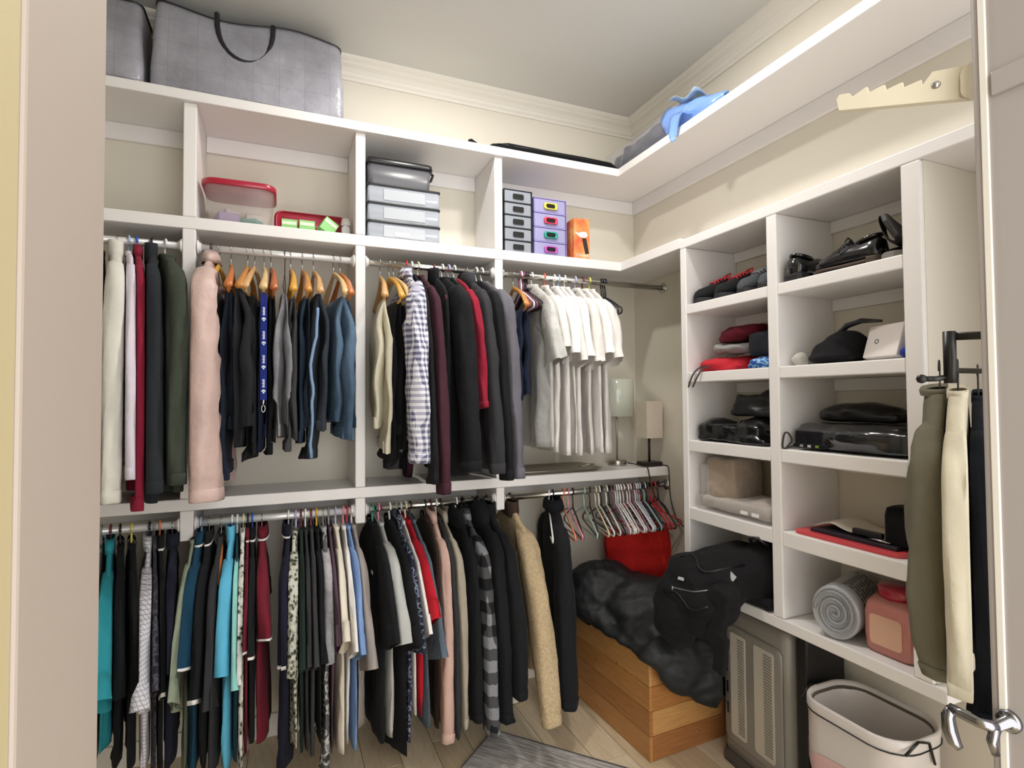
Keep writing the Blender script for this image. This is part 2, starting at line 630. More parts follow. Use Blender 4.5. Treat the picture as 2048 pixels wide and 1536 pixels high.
def hook_pts(drop, r=0.0195):
    P = []
    for i in range(0, 11):
        a = math.radians(-20 + 20 * i)
        P.append((0, -r * math.cos(a), r * math.sin(a)))
    P.append((0, 0.008, -0.030))
    P.append((0, 0.0, -0.045))
    P.append((0, 0.0, -drop))
    return P

HM = {}
def hanger_mesh(kind):
    if kind in HM:
        return HM[kind]
    out = []
    if kind == 'plastic':
        m = MB()
        m.tube(hook_pts(0.078), 0.0042, 7)
        P = []
        W, Z0, Z1 = 0.205, -0.078, -0.165
        P.append((0, 0, Z0))
        for s in (1,):
            for i in range(1, 6):
                t = i / 5
                P.append((0, -W * t * 0.96, Z0 + (Z1 - Z0) * (t ** 1.15) * 0.95))
        for a in (50, 0, -50, -90):
            P.append((0, -W + 0.008 - 0.016 * math.cos(math.radians(a)), Z1 - 0.010 + 0.014 * math.sin(math.radians(a))))
        P.append((0, 0, Z1 - 0.024))
        Q = [(0, -y, z) for _, y, z in reversed(P[1:-1])]
        m.tube(P + Q, 0.0043, 7, None, True)
        out.append(('', m))
    elif kind == 'wire':
        m = MB()
        m.tube(hook_pts(0.075), 0.0018, 6)
        m.tube([(0, 0, -0.075), (0, -0.205, -0.16), (0, -0.212, -0.168), (0, -0.205, -0.174), (0, 0.205, -0.174), (0, 0.212, -0.168), (0, 0.205, -0.16)], 0.0016, 6, None, True)
        out.append(('', m))
    else:
        m = MB()
        m.tube(hook_pts(0.072), 0.0018, 6)
        out.append(('hook', m))
        w = MB()
        rings = []
        for i in range(-10, 11):
            t = i / 10
            y = -0.215 * t
            z = -0.068 - 0.100 * abs(t) ** 1.25 - 0.030 * max(0, abs(t) - 0.6)
            hw = 0.0065 + 0.009 * abs(t) ** 1.5
            hh = 0.013 - 0.002 * abs(t)
            sl = 0.006 * math.sin(abs(t) * math.pi)
            rings.append([(hw * math.cos(a) + sl, y, z + hh * math.sin(a)) for a in [2 * math.pi * k / 10 for k in range(10)]])
        w.loft(rings)
        out.append(('arms', w))
        b = MB()
        b.tube([(0, -0.19, -0.160), (0, -0.19, -0.192), (0, -0.15, -0.198), (0, 0.15, -0.198), (0, 0.19, -0.192), (0, 0.19, -0.160)], 0.0055, 8)
        out.append(('bar', b))
    HM[kind] = out
    return out

HDATA = {}
def hanger(kind, col, x, z, yaw, label, group):
    """kind: plastic / wire / wood ; origin on the rod axis"""
    parts = hanger_mesh(kind)
    if kind in ('plastic', 'wire'):
        key = (kind, col)
        if key not in HDATA:
            mt = plast(col) if kind == 'plastic' else (STEEL if col == 'steel' else BLACKM)
            o = parts[0][1].build('hanger', mt, None, True)
            HDATA[key] = o.data
            bpy.data.objects.remove(o)
        o = bpy.data.objects.new('plastic_hanger' if kind == 'plastic' else 'wire_hanger', HDATA[key])
        link(o)
        o.location = (x, ROD_Y, z)
        o.rotation_euler = (0, 0, yaw)
        tag(o, label, 'hanger', group)
        return o
    r = thing('wooden_hanger', label, 'hanger', (x, ROD_Y, z), yaw, group)
    for nm, mb in parts:
        key = (kind, col, nm)
        if key not in HDATA:
            mt = STEEL if nm == 'hook' else wood('hanger_' + col, *WCOL[col])
            o = mb.build(nm, mt, None, True)
            HDATA[key] = o.data
            bpy.data.objects.remove(o)
        link(bpy.data.objects.new(nm, HDATA[key]), r)
    return r

# ------------------------------------------------------------------ garments
def sp(v, e):
    return math.copysign(abs(v) ** e, v)

def wrinkle(u, v, w):
    p = Vector((u, v, w))
    return noise.noise(p) + 0.6 * (0.5 - 1.6 * abs(noise.noise(p * 1.9 + Vector((3, 1, 7))))) + 0.35 * noise.noise(p * 4.1)

def tops(seed, name, label, cat, group, x, z, yaw, mat, sleeve, sl, hem, t=0.022, sb=0.026, sw=0.055, collar='crew', trim=None, lean=0.10, extra=None, cmat=None, bodymat=None, y=None):
    """a shirt, jacket or sweater hung over its hanger: width runs front to back of the rod"""
    rg = random.Random(seed)
    r = thing(name, label, cat, (x, ROD_Y if y is None else y, z), yaw, group)
    bm_ = bodymat or mat
    ph = [rg.random() * 6.28 for _ in range(8)]
    fq = 16 + 12 * rg.random()
    NR, NA = 26, 40
    prof = [(-0.052, 0.055, 0.55), (-0.066, 0.080, 0.62), (-0.086, 0.120, 0.68), (-0.112, 0.164, 0.74), (-0.140, 0.198, 0.82), (-0.168, 0.215, 0.92), (-0.21, 0.220, 1.0)]
    n2 = NR - len(prof)
    for i in range(1, n2 + 1):
        q = i / n2
        prof.append((-0.21 - (hem - 0.21) * q, 0.222 + 0.010 * q, 1.0 + 0.25 * math.sin(q * 2.5)))
    rings = []
    for zz, w, tt in prof:
        q = max(0.0, (-zz - 0.12) / max(0.1, hem - 0.12))
        A = min(0.55 * t, 0.016) * (0.15 + 0.85 * q)
        ring = []
        for k in range(NA):
            th = 2 * math.pi * k / NA
            a = w * sp(math.sin(th), 0.8)
            b = t * tt * sp(math.cos(th), 0.75)
            fold = A * (math.sin(fq * a + ph[0] + 2.2 * zz) + 0.5 * math.sin(2.3 * fq * a + ph[1] + 3 * zz))
            pin = 1 + 0.10 * math.sin(3 * th + ph[2] + 7 * zz) * q
            wn = wrinkle(a * 9 + seed * 1.7, zz * 3.2, sp(math.cos(th), 0.5) * 0.6) * (0.3 + q) * min(0.014, t * 0.6)
            ring.append((b * pin + fold + wn, -a, zz + 0.006 * q * math.sin(9 * a + ph[3])))
        rings.append(ring)
    MB().loft(rings, True, True).build('body', bm_, r, True)
    # sleeves
    if sleeve != 'n':
        for s in (1, -1):
            ln = lean if s == 1 else 0.0
            if sleeve == 's':
                e = sl if s == 1 else sl * 0.95
                path = [(0.125, -0.128), (0.175, -0.165), (0.222, -0.215), (0.250 + ln * 0.45, -0.215 - (e - 0.215) * 0.5), (0.262 + ln, -e)]
                hw = [0.018, 0.050, 0.072, 0.086, 0.098]
                if s == -1:
                    path = [(0.12, -0.13), (0.165, -0.165), (0.180, -0.215), (0.175, -0.215 - (e - 0.215) * 0.5), (0.165, -e)]
                    hw = [0.018, 0.045, 0.058, 0.062, 0.065]
            else:
                path = [(0.125, -0.128), (0.172, -0.162), (0.208, -0.215), (0.228 + ln * 0.3, -0.19 - (sl - 0.19) * 0.3), (0.240 + ln * 0.62, -0.19 - (sl - 0.19) * 0.62), (0.245 + ln * 0.9, -0.19 - (sl - 0.19) * 0.88), (0.245 + ln, -sl)]
                hw = [0.018, 0.046, 0.060, 0.063, 0.058, 0.050, 0.044]
                hw = [h * sw / 0.055 for h in hw]
                if s == -1:
                    path = [(0.9 * a_ if i_ < 2 else 0.185, z_) for i_, (a_, z_) in enumerate(path)]
                    hw = [min(h, 0.06) for h in hw]
            # refine path
            P = []
            for i in range(len(path) - 1):
                m_ = 6 if sleeve == 'l' else 4
                for j in range(m_):
                    f = j / m_
                    P.append((path[i][0] * (1 - f) + path[i + 1][0] * f, path[i][1] * (1 - f) + path[i + 1][1] * f, hw[i] * (1 - f) + hw[i + 1] * f))
            P.append((path[-1][0], path[-1][1], hw[-1]))
            srings = []
            N = 20
            for i, (a, zz, h) in enumerate(P):
                i0, i1 = max(0, i - 1), min(len(P) - 1, i + 1)
                ta, tz = P[i1][0] - P[i0][0], P[i1][1] - P[i0][1]
                L_ = math.hypot(ta, tz) or 1
                ta, tz = ta / L_, tz / L_
                na, nz = -tz, ta
                q = i / (len(P) - 1)
                ring = []
                for k in range(N):
                    th = 2 * math.pi * k / N
                    c_, s_ = sp(math.cos(th), 0.85), sp(math.sin(th), 0.85)
                    wr = 1 + 0.07 * math.sin(2 * th + ph[4] + 9 * q) + 0.24 * min(1, q * 2.5) * wrinkle(math.cos(th) * 2.0 + seed, math.sin(th) * 2.0 + s, zz * (4.5 if sleeve == 'l' else 4))
                    bb = sb * (0.55 + 0.65 * q if sleeve == 's' else 0.55 + 0.45 * min(1, q * 4) + 0.12 * math.sin(q * 3)) * c_ * wr
                    sway = 0.35 * sb * math.sin(ph[6] + 3.2 * q) * q
                    u_ = h * s_ * wr
                    ring.append((bb + sway, -s * (a + na * u_), zz + nz * u_))
                srings.append(ring)
            ms = MB().loft(srings, True, False).build('sleeve', mat, r, True)
            if sleeve == 's':
                # turned hem inside the open sleeve end
                last = srings[-1]
                c0 = Vector((sum(p[0] for p in last), sum(p[1] for p in last), sum(p[2] for p in last))) / N
                ins = [[tuple(Vector(p) * 1.0) for p in last], [tuple(c0 + (Vector(p) - c0) * 0.9 + Vector((0, 0, 0.018))) for p in last], [tuple(c0 + (Vector(p) - c0) * 0.8 + Vector((0, s * 0.02, 0.07))) for p in last]]
                MB().loft(ins, False, True).build('sleeve_lining', mat, ms, True)
            if trim is not None and s == 1:
                last, prev = srings[-1], srings[-2]
                def lerp(f, g=1.03):
                    o_ = []
                    for p, p2 in zip(last, prev):
                        v = Vector(p).lerp(Vector(p2), f)
                        o_.append(v)
                    c1 = sum(o_, Vector()) / N
                    return [tuple(c1 + (v - c1) * g) for v in o_]
                MB().loft([lerp(0.0, 1.0), lerp(0.0, 1.05), lerp(0.32, 1.05), lerp(0.32, 0.98)], False, False).build('sleeve_trim', trim, ms, True)
            if sleeve == 'l' and s == 1:
                last, prev = srings[-1], srings[-2]
                cr = []
                for f, g in ((2.6, 0.98), (2.5, 1.08), (0.0, 1.06), (-0.4, 1.0), (-0.4, 0.7)):
                    o_ = [Vector(p).lerp(Vector(p2), f) for p, p2 in zip(last, prev)]
                    c1 = sum(o_, Vector()) / N
                    cr.append([tuple(c1 + (v - c1) * g) for v in o_])
                cf = MB().loft(cr, False, True).build('cuff', mat, ms, True)
                if extra == 'buttons':
                    for j in range(3):
                        pz = -sl + 0.015 + 0.022 * j
                        fa = 0.245 + lean
                        MB().lathe([(0.001, 0.0025), (0.004, 0.0025), (0.005, 0.001), (0.005, -0.001)], 10, T(sb * 0.75, -fa + 0.004 + 0.002 * j, pz) @ Matrix.Rotation(math.pi / 2, 4, 'Y')).build('button', plain('button_pearl', 'E9DEDB', 0.2), ms, True)
    # collars
    cm = cmat or mat
    def ell(w, tt, zz, ay=0.0):
        return [(tt * math.cos(2 * math.pi * k / 18), -w * math.sin(2 * math.pi * k / 18) + ay, zz + 0.008 * math.sin(2 * math.pi * k / 18) * -1) for k in range(18)]
    tc = max(t, 0.02)
    if collar == 'crew':
        MB().loft([ell(0.070, tc * 0.95, -0.060), ell(0.072, tc, -0.050), ell(0.066, tc * 0.9, -0.042), ell(0.058, tc * 0.7, -0.050)], False, False).build('collar', cm, r, True)
    elif collar == 'shirt':
        co = MB().loft([ell(0.060, tc * 0.8, -0.055), ell(0.058, tc * 0.8, -0.022), ell(0.062, tc * 0.95, -0.014), ell(0.078, tc * 1.25, -0.034), ell(0.090, tc * 1.4, -0.066), ell(0.084, tc * 1.2, -0.062)], False, False).build('collar', cm, r, True)
        if trim is not None:
            MB().loft([ell(0.0895, tc * 1.40, -0.058), ell(0.0925, tc * 1.46, -0.0605), ell(0.0925, tc * 1.46, -0.0655), ell(0.088, tc * 1.38, -0.067)], False, False).build('collar_trim', trim, co, True)
    elif collar == 'high':
        MB().loft([ell(0.070, tc * 1.1, -0.080), ell(0.072, tc * 1.25, -0.055), ell(0.066, tc * 1.2, -0.020), ell(0.064, tc * 1.25, -0.004), ell(0.055, tc, -0.008), ell(0.05, tc * 0.8, -0.04)], False, False).build('collar', cm, r, True)
    elif collar == 'hood':
        rr = []
        for i in range(9):
            q = i / 8
            rr.append([(tc * (0.55 + 1.1 * math.sin(math.pi * (0.12 + 0.8 * q))) * sp(math.cos(a), 0.9), -(0.03 + 0.075 * math.sin(math.pi * (0.1 + 0.75 * q))) * math.sin(a) - 0.035 * (1 - q), -0.115 + 0.115 * q + 0.008 * math.sin(3 * a + ph[7])) for a in [2 * math.pi * k / 18 for k in range(18)]])
        MB().loft(rr, True, True).build('hood', cm, r, True)
    elif collar == 'lapel':
        MB().loft([ell(0.062, tc * 0.8, -0.050), ell(0.064, tc * 0.95, -0.012), ell(0.075, tc * 1.3, -0.020), ell(0.115, tc * 1.5, -0.095), ell(0.105, tc * 1.2, -0.095)], False, False).build('collar', cm, r, True)
    # details
    if extra == 'badge':
        MB().box(-0.0015, 0.0015, -0.016, 0.016, -0.007, 0.007, T(-t * 1.05 - 0.006, -0.11, -0.24)).build('chest_logo', plain('logo_white', 'F2F2F0', 0.6), r, False, 0.001)
    if extra == 'round_badge':
        MB().lathe([(0.001, 0.004), (0.012, 0.003), (0.017, 0.0), (0.017, -0.003)], 14, T(-t * 1.1 - 0.008, -0.15, -0.24) @ Matrix.Rotation(-math.pi / 2, 4, 'Y')).build('chest_badge', plain('logo_white', 'F2F2F0', 0.6), r, True)
    if extra == 'zip':
        MB().box(-t - 0.006, -t - 0.002, -0.150, -0.144, -hem + 0.04, -0.20).build('zip', plain('zip_pale', 'B8AFA4', 0.3, 0.6), r)
    if extra == 'pocket':
        MB().box(-t * 1.1 - 0.008, -t * 1.1, -0.15, -0.06, -0.36, -0.25).build('pocket', mat, r, False, 0.003)
    return r

def trousers(seed, name, label, cat, group, x, z, yaw, mat, L1, L2, w=0.13, t=0.02, cuff=None, ac=0.0, strip=None):
    """trousers folded over the bar of a hanger: legs on one side, seat on the other"""
    rg = random.Random(seed)
    r = thing(name, label, cat, (x, ROD_Y, z), yaw, group)
    for s, L, nm in ((-1, L1, 'leg_fold'), (1, L2, 'seat_fold')):
        ph = [rg.random() * 6.28 for _ in range(5)]
        rings = []
        NRW = 24
        for i in range(NRW):
            q = i / (NRW - 1)
            zz = -0.190 - (L - 0.190) * q
            ww = w * (0.92 + 0.12 * math.sin(q * 3.0)) * (1.0 if s == 1 else 1 - 0.18 * q)
            tt = t * (0.45 + 0.6 * min(1, q * 4))
            cx = s * (0.003 + t * 0.85 * min(1, q * 5))
            ring = []
            for k in range(32):
                th = 2 * math.pi * k / 32
                a = ww * sp(math.sin(th), 0.75)
                b = tt * sp(math.cos(th), 0.7)
                fold = 0.010 * q * math.sin(26 * a + ph[0] + 3 * q) + 0.005 * math.sin(14 * q + ph[1] + 9 * a)
                wn = wrinkle(a * 10 + seed * 1.3, zz * 4.5, s + sp(math.cos(th), 0.5) * 0.6) * 0.011 * min(1, q * 3)
                ring.append((cx + b * (1 + 0.18 * math.sin(3 * th + ph[2] + 5 * q)) + fold + wn, -(a + ac), zz + 0.010 * q * math.sin(11 * a + ph[3])))
            rings.append(ring)
        o = MB().loft(rings, True, True).build(nm, mat, r, True)
        if s == -1:
            cr = []
            for g, dz in ((1.0, 0.045), (1.08, 0.042), (1.08, 0.002), (0.98, -0.004)):
                base = rings[-1]
                c1 = sum((Vector(p) for p in base), Vector()) / len(base)
                cr.append([tuple(c1 + Vector(((p[0] - c1.x) * g, (p[1] - c1.y) * (1 + (g - 1) * 0.3), p[2] - c1.z + dz))) for p in base])
            MB().loft(cr, False, True).build('hem_cuff', cuff or mat, o, True)
            if strip is not None:
                sr = [rg_ for rg_ in rings[2:]]
                V = []
                for ring in sr:
                    p = Vector(ring[7])
                    V.append((p.x - 0.001, p.y - 0.006, p.z))
                m = MB()
                m.tube(V, 0.006, 6)
                m.build('side_seam', strip, o, True)
        else:
            # waistband with belt loops at the lower end of the seat side
            base = rings[-1]
            c1 = sum((Vector(p) for p in base), Vector()) / len(base)
            cr = []
            for g, dz in ((1.0, 0.040), (1.06, 0.038), (1.06, 0.0), (0.96, -0.003)):
                cr.append([tuple(c1 + Vector(((p[0] - c1.x) * g, (p[1] - c1.y) * (1 + (g - 1) * 0.3), p[2] - c1.z + dz))) for p in base])
            wb = MB().loft(cr, False, True).build('waistband', cuff or mat, o, True)
            for k in (4, 8, 12):
                p = Vector(base[k])
                MB().box(-0.006, 0.006, -0.006, 0.006, -0.004, 0.046, T(p.x, p.y, p.z)).build('belt_loop', mat, o, False, 0.002)
    return r

# ------------------------------------------------------------------ packed clothes press flat against each other instead of passing through
def all_meshes(o):
    r = [o] if o.type == 'MESH' else []
    for c in o.children:
        r += all_meshes(c)
    return r

def press_apart(items, along, front, walls=()):
    """items: dicts root, c (position along the rod), f (position front to back), k (slope), w (half thickness), occ(a, z) -> bool.
    walls: (position, side, front limit) of fixed uprights. Each vertex is squeezed to its own side of the surface midway to the next garment there."""
    items.sort(key=lambda d: d['c'])
    al, fr = Vector((along[0], along[1], 0)), Vector((front[0], front[1], 0))
    n = len(items)
    for i, d in enumerate(items):
        for o in all_meshes(d['root']):
            mw = Matrix.Identity(4)
            q = o
            while q is not None:
                mw = q.matrix_basis @ mw
                q = q.parent
            mi = mw.inverted()
            for v in o.data.vertices:
                p = mw @ v.co
                f = p.dot(fr)
                off = p.dot(al) - (d['c'] + d['k'] * (f - d['f']))
                sd = 1 if off > 0 else -1
                lim = None
                j = i + sd
                while 0 <= j < n:
                    e = items[j]
                    gap = sd * ((e['c'] + e['k'] * (f - e['f'])) - (d['c'] + d['k'] * (f - d['f'])))
                    if gap > 0.28:
                        break
                    if e['occ'](f - e['f'], p.z - e['z']):
                        g_ = max(0.002, gap * d['w'] / (d['w'] + e['w']) - 0.0008)
                        lim = g_ if lim is None else min(lim, g_)
                        if j != i + sd:
                            break
                    j += sd
                for wp, ws, fl in walls:
                    if f < fl and ws == sd and sd * (wp - d['c']) > 0:
                        g_ = sd * (wp - (d['c'] + d['k'] * (f - d['f'])))
                        if g_ > -0.05:
                            g_ = max(0.002, g_ - 0.001)
                            lim = g_ if lim is None else min(lim, g_)
                if lim is not None:
                    no = sd * lim * math.tanh(abs(off) / lim)
                    v.co = mi @ (p + al * (no - off))
            o.data.update()

def order_slopes(items):
    """neighbouring hangers may fan out but never cross"""
    items.sort(key=lambda d: d['c'])
    for a, b in zip(items, items[1:]):
        dx = b['c'] - a['c']
        g = min(0.012, dx * 0.8)
        lo = a['k'] + (g - dx) / 0.42
        hi = a['k'] + (dx - g * 0.5) / 0.235
        b['k'] = min(max(b['k'], lo), hi)

def occ_top(sl, hem, sleeve, lean):
    def f(a, z):
        if -0.32 <= a <= 0.30:
            return -max(hem, sl if sleeve != 'n' and (a > 0.15 or a < -0.10) else 0.0) - 0.06 <= z <= 0.02
        if sleeve != 'n' and 0.30 < a <= 0.40 + lean:
            return -sl - 0.10 <= z <= -0.08
        return False
    return f

def occ_trousers(w, ac, L):
    return lambda a, z: -w - 0.03 + ac <= a <= w + 0.03 + ac and -L - 0.02 <= z <= -0.14
GARMENTS = [
    {'rod': 'u', 'x': -2.576, 'yaw': 8, 'h': ('plastic', 'lavender'), 'mat': 'black', 'sl': 'l', 's': 0.967, 'hem': 0.907, 't': 0.028, 'sb': 0.034, 'col': 'crew', 'name': 'sweatshirt', 'noun': 'black long-sleeve sweatshirt', 'where': 'behind the off-white sweatshirt', 'lean': 0.09},
    {'rod': 'u', 'x': -2.515, 'yaw': 12, 'h': ('wire', 'steel'), 'mat': 'offwhite', 'sl': 'l', 's': 0.929, 'hem': 0.836, 't': 0.036, 'sb': 0.042, 'col': 'high', 'name': 'sweatshirt', 'noun': 'off-white high-neck sweatshirt', 'where': 'on the upper rod', 'lean': 0.05, 'sw': 0.062},
    {'rod': 'u', 'x': -2.48, 'yaw': 15, 'h': ('plastic', 'light blue'), 'mat': 'lavwhite', 'sl': 'l', 's': 0.856, 'hem': 0.77, 't': 0.022, 'sb': 0.032, 'col': 'crew', 'name': 'shirt', 'noun': 'lavender white long-sleeve shirt', 'where': 'beside the crimson shirt', 'lean': 0.07},
    {'rod': 'u', 'x': -2.455, 'yaw': 14, 'h': ('plastic', 'blue'), 'mat': 'crimson', 'sl': 'l', 's': 0.958, 'hem': 0.882, 't': 0.026, 'sb': 0.034, 'col': 'shirt', 'name': 'shirt', 'noun': 'crimson long-sleeve shirt', 'where': 'between the lavender white shirt and the charcoal jacket', 'lean': 0.06},
    {'rod': 'u', 'x': -2.408, 'yaw': 12, 'h': ('plastic', 'black'), 'mat': 'charcoal_blue', 'sl': 'l', 's': 0.904, 'hem': 0.955, 't': 0.034, 'sb': 0.04, 'col': 'high', 'name': 'jacket', 'noun': 'charcoal zip jacket with high collar', 'where': 'beside the olive sweatshirt', 'lean': 0.08, 'sw': 0.06},
    {'rod': 'u', 'x': -2.362, 'yaw': 18, 'h': ('plastic', 'white'), 'mat': 'olive', 'sl': 'l', 's': 0.882, 'hem': 0.931, 't': 0.042, 'sb': 0.048, 'col': 'crew', 'name': 'sweatshirt', 'noun': 'dark olive green sweatshirt', 'where': 'next to the white upright', 'lean': 0.06, 'sw': 0.072},
    {'rod': 'u', 'x': -2.205, 'yaw': -8, 'h': ('plastic', 'brown'), 'mat': 'dustypink_satin', 'sl': 'l', 's': 0.943, 'hem': 0.889, 't': 0.026, 'sb': 0.052, 'col': 'shirt', 'name': 'shirt', 'noun': 'dusty pink satin shirt with buttoned cuff', 'where': 'at the end of the trouser row', 'extra': 'buttons', 'lean': 0.06, 'sw': 0.07},
    {'P': 1, 'rod': 'u', 'x': -2.179, 'yaw': -14, 'h': ('wood', 'yellow'), 'mat': 'black', 'L1': 0.864, 'L2': 0.845, 'w': 0.14, 't': 0.018, 'name': 'trousers', 'noun': 'black trousers', 'where': 'on a yellow wooden hanger behind the pink satin shirt'},
    {'P': 1, 'rod': 'u', 'x': -2.136, 'yaw': 2, 'h': ('wood', 'orange'), 'mat': 'navy_twill', 'L1': 0.894, 'L2': 0.715, 'w': 0.15, 't': 0.024, 'name': 'trousers', 'noun': 'dark navy twill trousers', 'where': 'on the upper rod', 'ac': 0.03},
    {'P': 1, 'rod': 'u', 'x': -2.076, 'yaw': -16, 'h': ('wood', 'honey'), 'mat': 'black_soft', 'L1': 0.784, 'L2': 0.698, 'w': 0.17, 't': 0.03, 'name': 'trousers', 'noun': 'wide black trousers with a soft sheen', 'where': 'on the upper rod', 'ac': 0.05},
    {'P': 1, 'rod': 'u', 'x': -2.051, 'yaw': -12, 'h': ('wood', 'tan'), 'mat': 'black', 'L1': 0.842, 'L2': 0.804, 'w': 0.14, 't': 0.018, 'name': 'trousers', 'noun': 'thin black dress trousers', 'where': 'behind the wide black pair'},
    {'P': 1, 'rod': 'u', 'x': -2.015, 'yaw': 2, 'h': ('wood', 'pale'), 'mat': 'navy', 'L1': 0.796, 'L2': 0.738, 'w': 0.12, 't': 0.014, 'name': 'trousers', 'noun': 'deep navy trousers', 'where': 'behind the printed blue lanyard'},
    {'P': 1, 'rod': 'u', 'x': -1.989, 'yaw': 4, 'h': ('wood', 'reddish'), 'mat': 'black', 'L1': 0.807, 'L2': 0.758, 'w': 0.12, 't': 0.016, 'name': 'trousers', 'noun': 'black trousers', 'where': 'between the lanyard and the light grey jeans'},
    {'P': 1, 'rod': 'u', 'x': -1.936, 'yaw': -4, 'h': ('wire', 'black'), 'mat': 'greyjean', 'L1': 0.75, 'L2': 0.701, 'w': 0.14, 't': 0.024, 'name': 'jeans', 'noun': 'light grey jeans', 'where': 'folded over a black hanger', 'ac': 0.03},
    {'P': 1, 'rod': 'u', 'x': -1.914, 'yaw': 2, 'h': ('wood', 'yellow'), 'mat': 'greycord', 'L1': 0.81, 'L2': 0.761, 'w': 0.12, 't': 0.018, 'name': 'trousers', 'noun': 'dark grey ribbed trousers', 'where': 'beside the light grey jeans', 'ac': 0.02},
    {'P': 1, 'rod': 'u', 'x': -1.868, 'yaw': 4, 'h': ('wood', 'honey'), 'mat': 'denim_dark', 'L1': 0.782, 'L2': 0.703, 'w': 0.13, 't': 0.02, 'name': 'jeans', 'noun': 'dark blue jeans', 'where': 'on the upper rod', 'ac': 0.02},
    {'P': 1, 'rod': 'u', 'x': -1.824, 'yaw': 4, 'h': ('wood', 'tan'), 'mat': 'denim_black', 'L1': 0.84, 'L2': 0.724, 'w': 0.15, 't': 0.026, 'name': 'jeans', 'noun': 'black wide-leg jeans', 'where': 'with a pale side seam in the trouser row', 'ac': 0.06, 'strip': 'denim_light'},
    {'P': 1, 'rod': 'u', 'x': -1.743, 'yaw': 8, 'h': ('wood', 'pale'), 'mat': 'denim_mid', 'L1': 0.696, 'L2': 0.757, 'w': 0.15, 't': 0.028, 'name': 'jeans', 'noun': 'mid blue faded jeans', 'where': 'on the upper rod', 'ac': 0.05},
    {'P': 1, 'rod': 'u', 'x': -1.716, 'yaw': 6, 'h': ('wood', 'orange'), 'mat': 'denim_navy', 'L1': 0.748, 'L2': 0.707, 'w': 0.12, 't': 0.018, 'name': 'jeans', 'noun': 'dark indigo jeans', 'where': 'next to the middle upright', 'ac': 0.02},
    {'P': 1, 'rod': 'u', 'x': -1.546, 'yaw': -4, 'h': ('wood', 'tan'), 'mat': 'cream', 'L1': 0.711, 'L2': 0.816, 'w': 0.14, 't': 0.022, 'name': 'trousers', 'noun': 'cream trousers', 'where': 'beside the plaid shirt', 'ac': 0.05},
    {'P': 1, 'rod': 'u', 'x': -1.506, 'yaw': 6, 'h': ('wood', 'yellow'), 'mat': 'black', 'L1': 0.849, 'L2': 0.754, 'w': 0.14, 't': 0.022, 'name': 'trousers', 'noun': 'black trousers', 'where': 'beside the cream trousers', 'ac': 0.02},
    {'P': 1, 'rod': 'u', 'x': -1.486, 'yaw': 8, 'h': ('wood', 'pale'), 'mat': 'charcoal', 'L1': 0.903, 'L2': 0.818, 'w': 0.13, 't': 0.016, 'name': 'trousers', 'noun': 'charcoal trousers', 'where': 'behind the plaid shirt'},
    {'rod': 'u', 'x': -1.43, 'yaw': -6, 'h': ('plastic', 'red'), 'mat': 'plaid', 'sl': 'l', 's': 0.854, 'hem': 0.784, 't': 0.026, 'sb': 0.046, 'col': 'shirt', 'name': 'shirt', 'noun': 'white and slate plaid shirt', 'where': 'on the upper rod', 'lean': 0.03, 'sw': 0.075},
    {'rod': 'u', 'x': -1.405, 'yaw': 2, 'h': ('plastic', 'white'), 'mat': 'black', 'sl': 'l', 's': 0.934, 'hem': 0.868, 't': 0.014, 'sb': 0.02, 'col': 'crew', 'name': 'shirt', 'noun': 'thin black long-sleeve shirt', 'where': 'between the plaid shirt and the plum sweater', 'lean': 0.08},
    {'rod': 'u', 'x': -1.375, 'yaw': 4, 'h': ('plastic', 'cream'), 'mat': 'plum', 'sl': 'l', 's': 0.975, 'hem': 0.88, 't': 0.022, 'sb': 0.026, 'col': 'crew', 'name': 'sweater', 'noun': 'plum long-sleeve sweater', 'where': 'with cuffs hanging below the lower shelf', 'lean': 0.09},
    {'rod': 'u', 'x': -1.303, 'yaw': 0, 'h': ('plastic', 'maroon'), 'mat': 'black', 'sl': 'n', 's': 0, 'hem': 0.831, 't': 0.02, 'sb': 0.02, 'col': 'high', 'name': 'vest', 'noun': 'black high-collar vest', 'where': 'in front of the black zip jacket'},
    {'rod': 'u', 'x': -1.262, 'yaw': 5, 'h': ('plastic', 'white'), 'mat': 'black', 'sl': 'l', 's': 0.892, 'hem': 0.928, 't': 0.032, 'sb': 0.038, 'col': 'crew', 'name': 'jacket', 'noun': 'heavy black zip jacket', 'where': 'left of the crimson sweater', 'sw': 0.068},
    {'rod': 'u', 'x': -1.231, 'yaw': 5, 'h': ('plastic', 'lavender'), 'mat': 'darkgreen', 'sl': 'n', 's': 0, 'hem': 0.823, 't': 0.01, 'sb': 0.02, 'col': 'crew', 'name': 'shirt', 'noun': 'dark green sleeveless shirt', 'where': 'between the black zip jacket and the crimson sweater'},
    {'rod': 'u', 'x': -1.204, 'yaw': 5, 'h': ('plastic', 'white'), 'mat': 'crimson_dark', 'sl': 'l', 's': 0.64, 'hem': 0.782, 't': 0.018, 'sb': 0.02, 'col': 'n', 'name': 'sweater', 'noun': 'deep crimson sweater', 'where': 'on a white hanger showing at the shoulder', 'lean': 0.06},
    {'rod': 'u', 'x': -1.145, 'yaw': 3, 'h': ('wire', 'steel'), 'mat': 'charcoal', 'sl': 'l', 's': 0.909, 'hem': 0.914, 't': 0.03, 'sb': 0.034, 'col': 'lapel', 'name': 'blazer', 'noun': 'charcoal grey blazer', 'where': 'right of the crimson sweater', 'lean': 0.09, 'sw': 0.06},
    {'rod': 'u', 'x': -1.096, 'yaw': 4, 'h': ('plastic', 'white'), 'mat': 'black', 'sl': 'l', 's': 0.939, 'hem': 0.895, 't': 0.026, 'sb': 0.026, 'col': 'n', 'name': 'jacket', 'noun': 'black fleece jacket with a small round white badge', 'where': 'on the upper rod', 'extra': 'round_badge', 'lean': 0.08},
